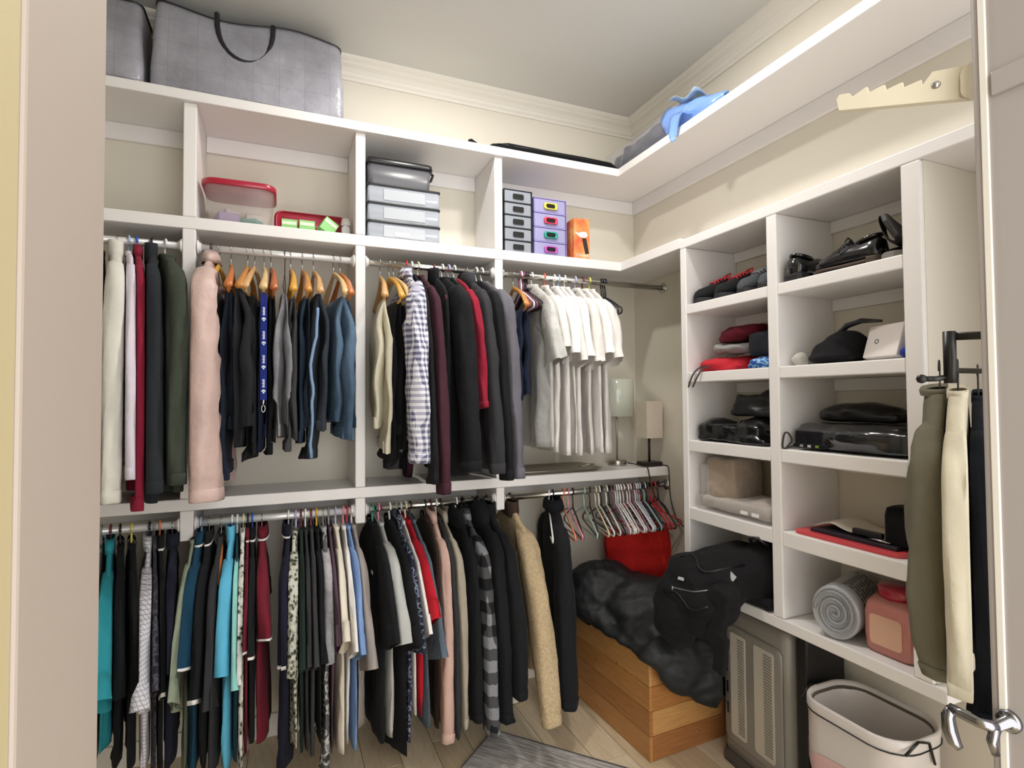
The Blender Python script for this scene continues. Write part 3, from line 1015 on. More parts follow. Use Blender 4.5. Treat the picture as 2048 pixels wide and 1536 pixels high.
    {'rod': 'u', 'x': -1.068, 'yaw': 6, 'h': ('plastic', 'white'), 'mat': 'slate_grey', 'sl': 'l', 's': 0.934, 'hem': 0.896, 't': 0.022, 'sb': 0.04, 'col': 'n', 'name': 'jacket', 'noun': 'slate grey jacket', 'where': 'at the right end of the jackets', 'lean': 0.08, 'sw': 0.066},
    {'P': 1, 'rod': 'u', 'x': -0.904, 'yaw': -6, 'h': ('wood', 'honey'), 'mat': 'navy', 'L1': 0.611, 'L2': 0.588, 'w': 0.13, 't': 0.02, 'name': 'trousers', 'noun': 'navy trousers', 'where': 'right of the slate grey jacket', 'ac': 0.05},
    {'rod': 'u', 'x': -0.804, 'yaw': -4, 'h': ('plastic', 'white'), 'mat': 'silver_satin', 'sl': 's', 's': 0.447, 'hem': 0.831, 't': 0.03, 'sb': 0.034, 'col': 'crew', 'name': 'blouse', 'noun': 'silver grey satin blouse', 'where': 'next to the white tees', 'lean': 0.02},
    {'rod': 'u', 'x': -0.735, 'yaw': -11, 'h': ('plastic', 'coral'), 'mat': 'white2', 'sl': 's', 's': 0.401, 'hem': 0.857, 't': 0.02, 'sb': 0.04, 'col': 'crew', 'name': 't_shirt', 'noun': 'plain white T-shirt', 'where': 'on the coral hanger', 'lean': 0.02},
    {'rod': 'u', 'x': -0.679, 'yaw': -11, 'h': ('plastic', 'white'), 'mat': 'white', 'sl': 's', 's': 0.422, 'hem': 0.862, 't': 0.02, 'sb': 0.04, 'col': 'crew', 'name': 't_shirt', 'noun': 'plain white T-shirt', 'where': 'on the white hanger beside the coral one', 'lean': 0.02},
    {'rod': 'u', 'x': -0.653, 'yaw': -11, 'h': ('plastic', 'light blue'), 'mat': 'white2', 'sl': 's', 's': 0.455, 'hem': 0.861, 't': 0.02, 'sb': 0.04, 'col': 'crew', 'name': 't_shirt', 'noun': 'plain white T-shirt', 'where': 'on the light blue hanger', 'lean': 0.02},
    {'rod': 'u', 'x': -0.619, 'yaw': -11, 'h': ('plastic', 'white'), 'mat': 'white', 'sl': 's', 's': 0.437, 'hem': 0.869, 't': 0.02, 'sb': 0.04, 'col': 'crew', 'name': 't_shirt', 'noun': 'plain white T-shirt', 'where': 'on the white hanger beside the lavender one', 'lean': 0.02},
    {'rod': 'u', 'x': -0.558, 'yaw': -11, 'h': ('plastic', 'lavender'), 'mat': 'white2', 'sl': 's', 's': 0.454, 'hem': 0.867, 't': 0.02, 'sb': 0.04, 'col': 'crew', 'name': 't_shirt', 'noun': 'plain white T-shirt', 'where': 'on the lavender hanger', 'lean': 0.02},
    {'rod': 'u', 'x': -0.513, 'yaw': -11, 'h': ('plastic', 'maroon'), 'mat': 'white', 'sl': 's', 's': 0.418, 'hem': 0.867, 't': 0.02, 'sb': 0.04, 'col': 'crew', 'name': 't_shirt', 'noun': 'plain white T-shirt', 'where': 'on the maroon hanger', 'lean': 0.02},
    {'rod': 'u', 'x': -0.474, 'yaw': -11, 'h': ('plastic', 'yellow'), 'mat': 'white2', 'sl': 's', 's': 0.441, 'hem': 0.862, 't': 0.02, 'sb': 0.04, 'col': 'crew', 'name': 't_shirt', 'noun': 'plain white T-shirt', 'where': 'on the yellow hanger', 'lean': 0.02},
    {'rod': 'l', 'x': -2.575, 'yaw': 10, 'h': ('plastic', 'lavender'), 'mat': 'darkteal', 'sl': 's', 's': 0.523, 'hem': 0.737, 't': 0.016, 'sb': 0.022, 'col': 'crew', 'name': 't_shirt', 'noun': 'dark teal tee', 'where': 'next to the entry trim'},
    {'rod': 'l', 'x': -2.555, 'yaw': 10, 'h': ('plastic', 'grey'), 'mat': 'greytee', 'sl': 's', 's': 0.473, 'hem': 0.735, 't': 0.014, 'sb': 0.018, 'col': 'crew', 'name': 't_shirt', 'noun': 'mid grey tee', 'where': 'left of the turquoise tee'},
    {'rod': 'l', 'x': -2.526, 'yaw': 11, 'h': ('plastic', 'maroon'), 'mat': 'turquoise', 'sl': 's', 's': 0.463, 'hem': 0.684, 't': 0.018, 'sb': 0.04, 'col': 'shirt', 'name': 'polo_shirt', 'noun': 'turquoise polo shirt', 'where': 'on the lower rod', 'lean': 0.13},
    {'rod': 'l', 'x': -2.497, 'yaw': 13, 'h': ('plastic', 'black'), 'mat': 'black', 'sl': 's', 's': 0.477, 'hem': 0.757, 't': 0.02, 'sb': 0.028, 'col': 'crew', 'name': 't_shirt', 'noun': 'black tee', 'where': 'right of the turquoise polo shirt', 'lean': 0.04},
    {'rod': 'l', 'x': -2.461, 'yaw': 14, 'h': ('plastic', 'yellow'), 'mat': 'black', 'sl': 's', 's': 0.46, 'hem': 0.766, 't': 0.018, 'sb': 0.024, 'col': 'crew', 'name': 't_shirt', 'noun': 'black tee', 'where': 'on a yellow plastic hanger', 'lean': 0.04},
    {'rod': 'l', 'x': -2.404, 'yaw': 9, 'h': ('plastic', 'black'), 'mat': 'gingham', 'sl': 's', 's': 0.504, 'hem': 0.774, 't': 0.018, 'sb': 0.044, 'col': 'shirt', 'name': 'shirt', 'noun': 'white small-check shirt', 'where': 'on the lower rod', 'lean': 0.12},
    {'rod': 'l', 'x': -2.389, 'yaw': 12, 'h': ('plastic', 'grey'), 'mat': 'charfloral', 'sl': 's', 's': 0.467, 'hem': 0.785, 't': 0.014, 'sb': 0.022, 'col': 'shirt', 'name': 'shirt', 'noun': 'charcoal speckled shirt', 'where': 'behind the white small-check shirt'},
    {'rod': 'l', 'x': -2.371, 'yaw': 12, 'h': ('plastic', 'orange'), 'mat': 'black', 'sl': 's', 's': 0.486, 'hem': 0.79, 't': 0.014, 'sb': 0.02, 'col': 'shirt', 'name': 'polo_shirt', 'noun': 'black polo shirt with white collar line', 'where': 'on the orange hanger', 'trim': 'white'},
    {'rod': 'l', 'x': -2.33, 'yaw': 6, 'h': ('wire', 'steel'), 'mat': 'darknavy', 'sl': 's', 's': 0.429, 'hem': 0.8, 't': 0.024, 'sb': 0.03, 'col': 'shirt', 'name': 'polo_shirt', 'noun': 'dark navy polo shirt', 'where': 'left of the first upright stub'},
    {'rod': 'l', 'x': -2.252, 'yaw': -6, 'h': ('plastic', 'pink'), 'mat': 'sage', 'sl': 's', 's': 0.494, 'hem': 0.814, 't': 0.016, 'sb': 0.03, 'col': 'crew', 'name': 't_shirt', 'noun': 'sage green tee', 'where': 'left of the petrol blue polo', 'lean': 0.15},
    {'rod': 'l', 'x': -2.233, 'yaw': -4, 'h': ('plastic', 'light blue'), 'mat': 'petrol', 'sl': 's', 's': 0.423, 'hem': 0.826, 't': 0.024, 'sb': 0.062, 'col': 'shirt', 'name': 'polo_shirt', 'noun': 'petrol blue polo with white sleeve trim', 'where': 'on the lower rod', 'trim': 'white', 'lean': 0.03},
    {'rod': 'l', 'x': -2.207, 'yaw': 0, 'h': ('wire', 'steel'), 'mat': 'black', 'sl': 's', 's': 0.519, 'hem': 0.832, 't': 0.018, 'sb': 0.022, 'col': 'shirt', 'name': 'polo_shirt', 'noun': 'black polo with a white collar line', 'where': 'right of the petrol blue polo', 'trim': 'white'},
    {'rod': 'l', 'x': -2.164, 'yaw': 0, 'h': ('wood', 'orange'), 'mat': 'charcoal', 'sl': 's', 's': 0.545, 'hem': 0.844, 't': 0.02, 'sb': 0.024, 'col': 'crew', 'name': 'shirt', 'noun': 'charcoal short-sleeve shirt', 'where': 'on a wooden hanger'},
    {'rod': 'l', 'x': -2.125, 'yaw': 0, 'h': ('plastic', 'white'), 'mat': 'skyblue', 'sl': 's', 's': 0.459, 'hem': 0.847, 't': 0.022, 'sb': 0.048, 'col': 'high', 'name': 'shirt', 'noun': 'sky blue short-sleeve shirt', 'where': 'on the lower rod', 'lean': 0.05},
    {'rod': 'l', 'x': -2.107, 'yaw': 4, 'h': ('plastic', 'white'), 'mat': 'mint', 'sl': 's', 's': 0.502, 'hem': 0.823, 't': 0.012, 'sb': 0.022, 'col': 'n', 'name': 't_shirt', 'noun': 'pale mint tee', 'where': 'right of the sky blue shirt', 'bmat': 'darkteal'},
    {'rod': 'l', 'x': -2.085, 'yaw': 0, 'h': ('plastic', 'cream'), 'mat': 'floral_bw', 'sl': 's', 's': 0.492, 'hem': 0.864, 't': 0.02, 'sb': 0.026, 'col': 'shirt', 'name': 'shirt', 'noun': 'white shirt with black floral print', 'where': 'on the lower rod', 'lean': 0.03},
    {'rod': 'l', 'x': -2.069, 'yaw': 2, 'h': ('plastic', 'black'), 'mat': 'burgundy', 'sl': 's', 's': 0.406, 'hem': 0.797, 't': 0.012, 'sb': 0.02, 'col': 'shirt', 'name': 'polo_shirt', 'noun': 'burgundy polo', 'where': 'between the floral shirt and the black polo', 'trim': 'white', 'lean': 0.03},
    {'rod': 'l', 'x': -2.053, 'yaw': 2, 'h': ('plastic', 'blue'), 'mat': 'black', 'sl': 's', 's': 0.426, 'hem': 0.765, 't': 0.016, 'sb': 0.026, 'col': 'shirt', 'name': 'polo_shirt', 'noun': 'black polo with white sleeve trim', 'where': 'between two burgundy polos', 'trim': 'white', 'lean': 0.04},
    {'rod': 'l', 'x': -2.018, 'yaw': 2, 'h': ('wire', 'steel'), 'mat': 'burgundy', 'sl': 's', 's': 0.375, 'hem': 0.774, 't': 0.022, 'sb': 0.034, 'col': 'shirt', 'name': 'polo_shirt', 'noun': 'burgundy polo', 'where': 'right of the black trimmed polo', 'trim': 'white', 'lean': 0.02},
    {'rod': 'l', 'x': -1.918, 'yaw': -2, 'h': ('plastic', 'white'), 'mat': 'darknavy', 'sl': 's', 's': 0.472, 'hem': 0.89, 't': 0.022, 'sb': 0.03, 'col': 'shirt', 'name': 'polo_shirt', 'noun': 'dark navy polo with white sleeve trim', 'where': 'left of the leaf-print tee', 'trim': 'white', 'lean': 0.05},
    {'rod': 'l', 'x': -1.89, 'yaw': -6, 'h': ('plastic', 'lavender'), 'mat': 'camo', 'sl': 's', 's': 0.503, 'hem': 0.823, 't': 0.02, 'sb': 0.05, 'col': 'crew', 'name': 't_shirt', 'noun': 'olive and white leaf-print tee', 'where': 'on the lower rod', 'lean': 0.06},
    {'rod': 'l', 'x': -1.87, 'yaw': 0, 'h': ('plastic', 'maroon'), 'mat': 'darkgreen', 'sl': 's', 's': 0.48, 'hem': 0.837, 't': 0.014, 'sb': 0.022, 'col': 'crew', 'name': 't_shirt', 'noun': 'dark green tee', 'where': 'right of the leaf-print tee'},
    {'rod': 'l', 'x': -1.853, 'yaw': 0, 'h': ('plastic', 'white'), 'mat': 'charcoal', 'sl': 's', 's': 0.475, 'hem': 0.832, 't': 0.014, 'sb': 0.02, 'col': 'crew', 'name': 't_shirt', 'noun': 'charcoal tee', 'where': 'right of the dark green tee'},
    {'rod': 'l', 'x': -1.831, 'yaw': 0, 'h': ('plastic', 'maroon'), 'mat': 'darkgrey', 'sl': 's', 's': 0.479, 'hem': 0.856, 't': 0.014, 'sb': 0.022, 'col': 'crew', 'name': 't_shirt', 'noun': 'dark grey tee', 'where': 'on a maroon hanger'},
    {'rod': 'l', 'x': -1.809, 'yaw': 0, 'h': ('plastic', 'gold'), 'mat': 'black', 'sl': 's', 's': 0.474, 'hem': 0.824, 't': 0.016, 'sb': 0.024, 'col': 'crew', 'name': 't_shirt', 'noun': 'black tee', 'where': 'on a golden yellow hanger'},
    {'rod': 'l', 'x': -1.783, 'yaw': 0, 'h': ('wire', 'steel'), 'mat': 'tiedye', 'sl': 's', 's': 0.482, 'hem': 0.925, 't': 0.018, 'sb': 0.052, 'col': 'crew', 'name': 't_shirt', 'noun': 'grey marbled tee with patterned body', 'where': 'on the lower rod', 'lean': 0.04, 'bmat': 'greycamo'},
    {'rod': 'l', 'x': -1.761, 'yaw': 0, 'h': ('plastic', 'grey'), 'mat': 'plum_grey', 'sl': 's', 's': 0.428, 'hem': 0.874, 't': 0.012, 'sb': 0.018, 'col': 'crew', 'name': 't_shirt', 'noun': 'plum grey tee', 'where': 'right of the marbled tee'},
    {'rod': 'l', 'x': -1.733, 'yaw': 0, 'h': ('plastic', 'lavender'), 'mat': 'creamwhite', 'sl': 's', 's': 0.423, 'hem': 0.881, 't': 0.018, 'sb': 0.026, 'col': 'crew', 'name': 't_shirt', 'noun': 'cream white tee', 'where': 'left of the pale blue tee'},
    {'rod': 'l', 'x': -1.702, 'yaw': 0, 'h': ('plastic', 'pink'), 'mat': 'white', 'sl': 's', 's': 0.456, 'hem': 0.85, 't': 0.01, 'sb': 0.018, 'col': 'crew', 'name': 't_shirt', 'noun': 'white tee', 'where': 'between the cream and pale blue tees'},
    {'rod': 'l', 'x': -1.686, 'yaw': 2, 'h': ('plastic', 'red'), 'mat': 'paleblue', 'sl': 's', 's': 0.468, 'hem': 0.874, 't': 0.014, 'sb': 0.024, 'col': 'crew', 'name': 't_shirt', 'noun': 'pale blue tee', 'where': 'right of the thin white tee'},
    {'rod': 'l', 'x': -1.667, 'yaw': 2, 'h': ('plastic', 'white'), 'mat': 'warmgrey', 'sl': 's', 's': 0.518, 'hem': 0.801, 't': 0.018, 'sb': 0.028, 'col': 'crew', 'name': 't_shirt', 'noun': 'warm grey tee', 'where': 'next to the middle upright stub'},
    {'rod': 'l', 'x': -1.579, 'yaw': 4, 'h': ('plastic', 'green'), 'mat': 'black', 'sl': 's', 's': 0.45, 'hem': 0.881, 't': 0.024, 'sb': 0.028, 'col': 'crew', 'name': 't_shirt', 'noun': 'black tee with a small white chest logo', 'where': 'on a green hanger', 'extra': 'badge'},
    {'rod': 'l', 'x': -1.553, 'yaw': 4, 'h': ('plastic', 'pink'), 'mat': 'lightgrey', 'sl': 's', 's': 0.46, 'hem': 0.867, 't': 0.018, 'sb': 0.05, 'col': 'crew', 'name': 't_shirt', 'noun': 'light grey tee', 'where': 'right of the black logo tee', 'lean': 0.08},
    {'rod': 'l', 'x': -1.505, 'yaw': 4, 'h': ('plastic', 'white'), 'mat': 'black', 'sl': 's', 's': 0.472, 'hem': 0.948, 't': 0.028, 'sb': 0.03, 'col': 'crew', 'name': 't_shirt', 'noun': 'black tee', 'where': 'on a white hanger right of the light grey tee', 'extra': 'badge'},
    {'rod': 'l', 'x': -1.479, 'yaw': 4, 'h': ('plastic', 'grey'), 'mat': 'navyfloral', 'sl': 's', 's': 0.505, 'hem': 0.905, 't': 0.014, 'sb': 0.028, 'col': 'shirt', 'name': 'shirt', 'noun': 'navy floral shirt', 'where': 'left of the white tee', 'lean': 0.06},
    {'rod': 'l', 'x': -1.457, 'yaw': 3, 'h': ('plastic', 'silver'), 'mat': 'white', 'sl': 's', 's': 0.442, 'hem': 0.801, 't': 0.01, 'sb': 0.018, 'col': 'crew', 'name': 't_shirt', 'noun': 'thin white tee', 'where': 'left of the red tee'},
    {'rod': 'l', 'x': -1.435, 'yaw': 5, 'h': ('plastic', 'cream'), 'mat': 'red', 'sl': 's', 's': 0.397, 'hem': 0.816, 't': 0.014, 'sb': 0.044, 'col': 'crew', 'name': 't_shirt', 'noun': 'bright red tee', 'where': 'on the lower rod', 'lean': 0.09},
    {'rod': 'l', 'x': -1.414, 'yaw': 4, 'h': ('plastic', 'black'), 'mat': 'slateblue', 'sl': 's', 's': 0.526, 'hem': 0.861, 't': 0.014, 'sb': 0.022, 'col': 'crew', 'name': 't_shirt', 'noun': 'slate blue tee', 'where': 'right of the red tee'},
    {'rod': 'l', 'x': -1.346, 'yaw': 0, 'h': ('plastic', 'black'), 'mat': 'brown', 'sl': 'n', 's': 0, 'hem': 0.877, 't': 0.014, 'sb': 0.022, 'col': 'crew', 'name': 'shirt', 'noun': 'dark brown shirt', 'where': 'behind the dusty pink shirt'},
    {'rod': 'l', 'x': -1.321, 'yaw': 0, 'h': ('plastic', 'maroon'), 'mat': 'dustypink', 'sl': 'l', 's': 0.885, 'hem': 0.863, 't': 0.026, 'sb': 0.038, 'col': 'shirt', 'name': 'shirt', 'noun': 'dusty pink long-sleeve shirt', 'where': 'on the lower rod', 'lean': 0.03, 'sw': 0.058},
    {'rod': 'l', 'x': -1.295, 'yaw': 0, 'h': ('plastic', 'white'), 'mat': 'charcoal', 'sl': 'l', 's': 0.862, 'hem': 0.848, 't': 0.016, 'sb': 0.02, 'col': 'crew', 'name': 'shirt', 'noun': 'charcoal long-sleeve shirt', 'where': 'between the pink and greige shirts', 'lean': 0.06},
    {'rod': 'l', 'x': -1.274, 'yaw': 2, 'h': ('plastic', 'brown'), 'mat': 'greige', 'sl': 'l', 's': 0.831, 'hem': 0.832, 't': 0.016, 'sb': 0.022, 'col': 'shirt', 'name': 'shirt', 'noun': 'greige long-sleeve shirt', 'where': 'right of the charcoal long-sleeve shirt', 'lean': 0.06},
    {'rod': 'l', 'x': -1.2, 'yaw': 0, 'h': ('plastic', 'white'), 'mat': 'black', 'sl': 'l', 's': 0.834, 'hem': 0.87, 't': 0.022, 'sb': 0.026, 'col': 'lapel', 'name': 'shirt', 'noun': 'black long-sleeve shirt', 'where': 'left of the buffalo check flannel', 'lean': 0.04},
    {'rod': 'l', 'x': -1.169, 'yaw': 3, 'h': ('plastic', 'black'), 'mat': 'buffalo', 'sl': 'l', 's': 0.881, 'hem': 0.856, 't': 0.024, 'sb': 0.034, 'col': 'shirt', 'name': 'flannel_shirt', 'noun': 'black and grey buffalo check flannel shirt', 'where': 'on the lower rod', 'lean': 0.07, 'sw': 0.06},
    {'rod': 'l', 'x': -1.095, 'yaw': 2, 'h': ('plastic', 'black'), 'mat': 'black', 'sl': 'l', 's': 0.848, 'hem': 0.873, 't': 0.034, 'sb': 0.04, 'col': 'hood', 'name': 'hoodie', 'noun': 'black hooded sweatshirt', 'where': 'right of the buffalo check flannel', 'lean': 0.06, 'sw': 0.07},
    {'rod': 'l', 'x': -1.048, 'yaw': 0, 'h': ('plastic', 'brown'), 'mat': 'black', 'sl': 'l', 's': 0.746, 'hem': 0.787, 't': 0.034, 'sb': 0.044, 'col': 'high', 'name': 'coat', 'noun': 'long black coat', 'where': 'behind the beige fleece jacket', 'sw': 0.075},
    {'rod': 'l', 'x': -0.93, 'yaw': 0, 'h': ('plastic', 'brown'), 'mat': 'fleece', 'sl': 'l', 's': 0.833, 'hem': 0.714, 't': 0.03, 'sb': 0.05, 'col': 'high', 'name': 'jacket', 'noun': 'beige fleece jacket with dark collar', 'where': 'at the end of the hanging clothes', 'extra': 'zip', 'lean': 0.2, 'sw': 0.05, 'cmat': 'brown'},
    {'rod': 'l', 'x': -0.698, 'yaw': -16, 'h': ('plastic', 'navy'), 'mat': 'black', 'sl': 'l', 's': 0.851, 'hem': 0.885, 't': 0.04, 'sb': 0.04, 'col': 'shirt', 'name': 'jacket', 'noun': 'black jacket', 'where': 'alone beside the empty hangers', 'sw': 0.06},
    {'P': 1, 'rod': 'l', 'x': -0.178, 'yaw': 48, 'h': ('plastic', 'red'), 'mat': 'red_bright', 'L1': 0.455, 'L2': 0.44, 'w': 0.17, 't': 0.018, 'name': 'trousers', 'noun': 'bright red trousers', 'where': 'folded below the crowded empty hangers', 'ac': -0.02},
]
EMPTY_HANGERS = [('u', -0.872, -9, 'purple', 0), ('u', -0.861, -8, 'white', 0), ('u', -0.85, -7, 'purple', 0), ('u', -0.842, -6, 'black', 0), ('u', -0.834, -6, 'brown', 0), ('u', -0.826, -5, 'black', 0), ('u', -0.402, -15.0, 'black', 1), ('u', -0.389, -13.0, 'navy', 1), ('u', -0.377, -11.0, 'black', 1), ('l', -0.72, -22, 'white', 3), ('l', -0.639, -13, 'orange', 2), ('l', -0.613, -10, 'pink', 2), ('l', -0.585, -16, 'brown', 2), ('l', -0.521, -13, 'mint', 2), ('l', -0.486, -20, 'brown', 2), ('l', -0.453, -14, 'cream', 2), ('l', -0.432, -12, 'white', 2), ('l', -0.417, -13.2, 'black', 2), ('l', -0.387, -14.4, 'white', 2), ('l', -0.369, -12.0, 'black', 2), ('l', -0.344, -13.2, 'mauve', 2), ('l', -0.329, -14.4, 'white', 2), ('l', -0.316, -12.0, 'white', 2), ('l', -0.301, -13.2, 'white', 2), ('l', -0.282, -14.4, 'pale pink', 2), ('l', -0.257, -12.0, 'white', 2), ('l', -0.241, -13.2, 'pale pink', 2), ('l', -0.222, -14.4, 'mauve', 2), ('l', -0.207, -12.0, 'white', 2), ('l', -0.194, -13.2, 'silver', 2), ('l', -0.181, -14.4, 'light blue', 2), ('l', -0.165, -12.0, 'black', 2), ('l', -0.149, -13.2, 'mint', 2), ('l', -0.133, -14.4, 'navy', 2), ('l', -0.11, -12.0, 'red', 2), ('l', -0.084, -13.2, 'red', 2), ('l', -0.057, -14.4, 'black', 2)]
FAB = {
    'black': ('f', '17181B'), 'black_soft': ('f', '222327'), 'offwhite': ('f', 'DEDCD2'), 'lavwhite': ('f', 'DDD6E2'), 'crimson': ('f', '8A2038'),
    'crimson_dark': ('f', '8E1E33'), 'charcoal_blue': ('f', '272B30'), 'olive': ('f', '3C4238'), 'dustypink_satin': ('s', 'C9AEA6'), 'dustypink': ('f', 'CBA99C'),
    'navy_twill': ('f', '232A38'), 'navy': ('f', '1A2338'), 'darknavy': ('f', '1B1D2E'), 'greyjean': ('d', ('6E6F74', 'A2A2A6'), 5), 'greycord': ('f', '4B4B4D'),
    'denim_dark': ('d', ('1E2936', '3A4C5F'), 5), 'denim_black': ('d', ('20242B', '343A42'), 5), 'denim_mid': ('d', ('324456', '6E89A3'), 4), 'denim_navy': ('d', ('151C29', '263952'), 5), 'denim_light': ('f', '7E9CC0'),
    'cream': ('f', 'CFC9B3'), 'creamwhite': ('f', 'E2DACA'), 'charcoal': ('f', '333336'), 'plum': ('f', '43242F'), 'plum_grey': ('f', '5A4550'), 'darkgreen': ('f', '20302A'),
    'slate_grey': ('f', '65636B'), 'silver_satin': ('s', 'BDBCB8'), 'white': ('f', 'E9E6E3'), 'white2': ('f', 'DEDAD5'), 'darkteal': ('f', '1D4148'), 'greytee': ('f', '77797A'),
    'turquoise': ('f', '2E93A0'), 'sage': ('f', '8A9480'), 'petrol': ('f', '173F57'), 'skyblue': ('f', '5EB4D6'), 'mint': ('f', '8FCFC8'), 'burgundy': ('f', '6E1D2C'),
    'darkgrey': ('f', '3A3D3D'), 'paleblue': ('f', '7F9FD0'), 'warmgrey': ('f', '9A928D'), 'lightgrey': ('f', 'B8B9B6'), 'red': ('f', 'B81D2C'), 'red_bright': ('f', 'C42420'), 'slateblue': ('f', '5E6B78'),
    'brown': ('f', '3B2C25'), 'greige': ('f', 'A39B8B'), 'fleece': ('h', ('A08B6C', 'C2AE8C'), 130),
    'plaid': ('p', 'plaid', ('E9E8EE', 'B0B0C2', '62637A'), 42), 'gingham': ('p', 'grid', ('D9D8DE', '9A9AA6'), 80), 'buffalo': ('p', 'check', ('1A1A1C', '4A4A4C', '85868A'), 11),
    'floral_bw': ('p', 'floral', ('2A2A2A', '8F8D84', 'D4D1C8', 'DFDDD6'), 42), 'camo': ('p', 'floral', ('3A3D34', '6C6F5E', 'A9A898', 'C9C8BC'), 60), 'greycamo': ('p', 'floral', ('3B3B3C', '8A8A8A', 'C6C6C4', '5E5E60'), 28),
    'charfloral': ('p', 'floral', ('26252C', '34333C', '55535F', '3A3942'), 30), 'navyfloral': ('p', 'floral', ('1D2230', '3B4356', '8B93A6', '2B3040'), 40), 'tiedye': ('h', ('8B898C', 'B9B7B9'), 9),
}
def FM(k):
    d = FAB[k]
    if d[0] == 'f':
        return fabric(k, d[1])
    if d[0] == 's':
        return fabric(k, d[1], satin=True, bump=0.5)
    if d[0] == 'd':
        return pattern(k, 'denim', d[1], d[2])
    if d[0] == 'h':
        return pattern(k, 'heather', d[1], d[2])
    return pattern(k, d[1], d[2], d[3])

# settle the fan of hangers first, so that no two neighbours cross
LOOSE = 'bright red trousers'
PACK = {}
for i, g in enumerate(GARMENTS):
    it = {'g': g, 'i': i, 'c': g['x'], 'f': -ROD_Y, 'k': math.tan(math.radians(g['yaw'])), 'z': ZU if g['rod'] == 'u' else ZL_}
    if g.get('P'):
        it['w'] = g['t'] * 1.6
        it['occ'] = occ_trousers(g['w'], g.get('ac', 0.0), max(g['L1'], g['L2']))
    else:
        it['w'] = max(g['t'], g['sb'] if g['sl'] != 'n' else 0.0)
        it['occ'] = occ_top(g['s'], g['hem'], g['sl'], g.get('lean', 0.10))
    if g['noun'] != LOOSE:
        PACK.setdefault(g['rod'], []).append(it)
    g['it'] = it
for key_, its in PACK.items():
    order_slopes(its)

seen = {}
for i, g in enumerate(GARMENTS):
    z = ZU if g['rod'] == 'u' else ZL_
    yaw = math.atan(g['it']['k'])
    lab = g['noun'] + ' ' + g['where']
    grp = 'clothes on the upper rods' if g['rod'] == 'u' else 'clothes on the lower rods'
    cat = {'t_shirt': 'T-shirt', 'polo_shirt': 'polo shirt', 'flannel_shirt': 'shirt'}.get(g['name'], g['name'])
    if g.get('P'):
        rt = trousers(100 + i, g['name'], lab, cat, grp, g['x'], z, yaw, FM(g['mat']), g['L1'], g['L2'], g['w'], g['t'], FM(g['cuff']) if 'cuff' in g else None, g.get('ac', 0.0), FM(g['strip']) if 'strip' in g else None)
    else:
        rt = tops(100 + i, g['name'], lab, cat, grp, g['x'], z, yaw, FM(g['mat']), g['sl'], g['s'], g['hem'], g['t'], g['sb'], g.get('sw', 0.055), g['col'], FM(g['trim']) if 'trim' in g else None, g.get('lean', 0.10), g.get('extra'), FM(g['cmat']) if 'cmat' in g else None, FM(g['bmat']) if 'bmat' in g else None)
    g['it']['root'] = rt
    hk, hc = g['h']
    kn = {'plastic': 'plastic hanger', 'wire': 'wire hanger', 'wood': 'wooden hanger'}[hk]
    hl = '%s %s holding the %s' % (hc, kn, g['noun'].split(' with ')[0])
    if seen.get(hl):
        hl = hl + ' ' + g['where']
    seen[hl] = 1
    hanger(hk, hc, g['x'], z, yaw, ' '.join(hl.split()[:16]), 'hangers in use on the upper rods' if g['rod'] == 'u' else 'hangers in use on the lower rods')
UPRIGHT_FACES = [(d_[0], 1, 0.304) for d_ in DIV] + [(d_[1], -1, 0.304) for d_ in DIV] + [(0.0, 1, 9.0), (XL, -1, 9.0)]
for rod_, its in PACK.items():
    press_apart(its, (1, 0), (0, -1), UPRIGHT_FACES)

EG = [('empty plastic hanger bunched left of the silver blouse', 'empty hangers left of the silver blouse'), ('empty plastic hanger on the bare end of the upper rod', 'empty hangers at the end of the upper rod'), ('empty plastic hanger in the crowded row on the lower rod', 'empty hangers crowded on the lower rod'), ('plastic hanger hung empty against the lone black jacket', None)]
for rod, x, yaw, c, gi in EMPTY_HANGERS:
    hanger('plastic', c, x, ZU if rod == 'u' else ZL_, math.radians(yaw), c + ' ' + EG[gi][0], EG[gi][1])
# ------------------------------------------------------------------ things on the top shelf
def woven_grey():
    m, nt, bs = base_mat('woven_grey_plastic')
    v = coords(nt)
    f = noise_out(nt, v, 5.0, 4.0, 0.6)
    br = nd(nt, 'ShaderNodeTexBrick')
    br.inputs['Scale'].default_value = 9.0
    br.inputs['Mortar Size'].default_value = 0.006
    br.offset = 0.0
    br.inputs['Brick Width'].default_value = 0.9
    br.inputs['Row Height'].default_value = 0.9
    mp = nd(nt, 'ShaderNodeMapping')
    mp.inputs['Rotation'].default_value = (math.pi / 2, 0, 0)
    nt.links.new(v, mp.inputs['Vector'])
    nt.links.new(mp.outputs['Vector'], br.inputs['Vector'])
    base = ramp(nt, f, [(0.3, lin('85858C')), (0.7, lin('A6A6AF'))])
    nt.links.new(mix_col(nt, br.outputs['Fac'], base, lin('7C7C83')), bs.inputs['Base Color'])
    bs.inputs['Roughness'].default_value = 0.28
    bs.inputs['Coat Weight'].default_value = 0.4
    bs.inputs['Coat Roughness'].default_value = 0.15
    add_bump(nt, bs, noise_out(nt, v, 11.0, 5.0, 0.6), 0.5, 0.02)
    return m
WOVEN = woven_grey()
STRAP = plain('strap_black', '1C1B20', 0.35)
DKGREY = plain('gusset_dark', '38363A', 0.5)

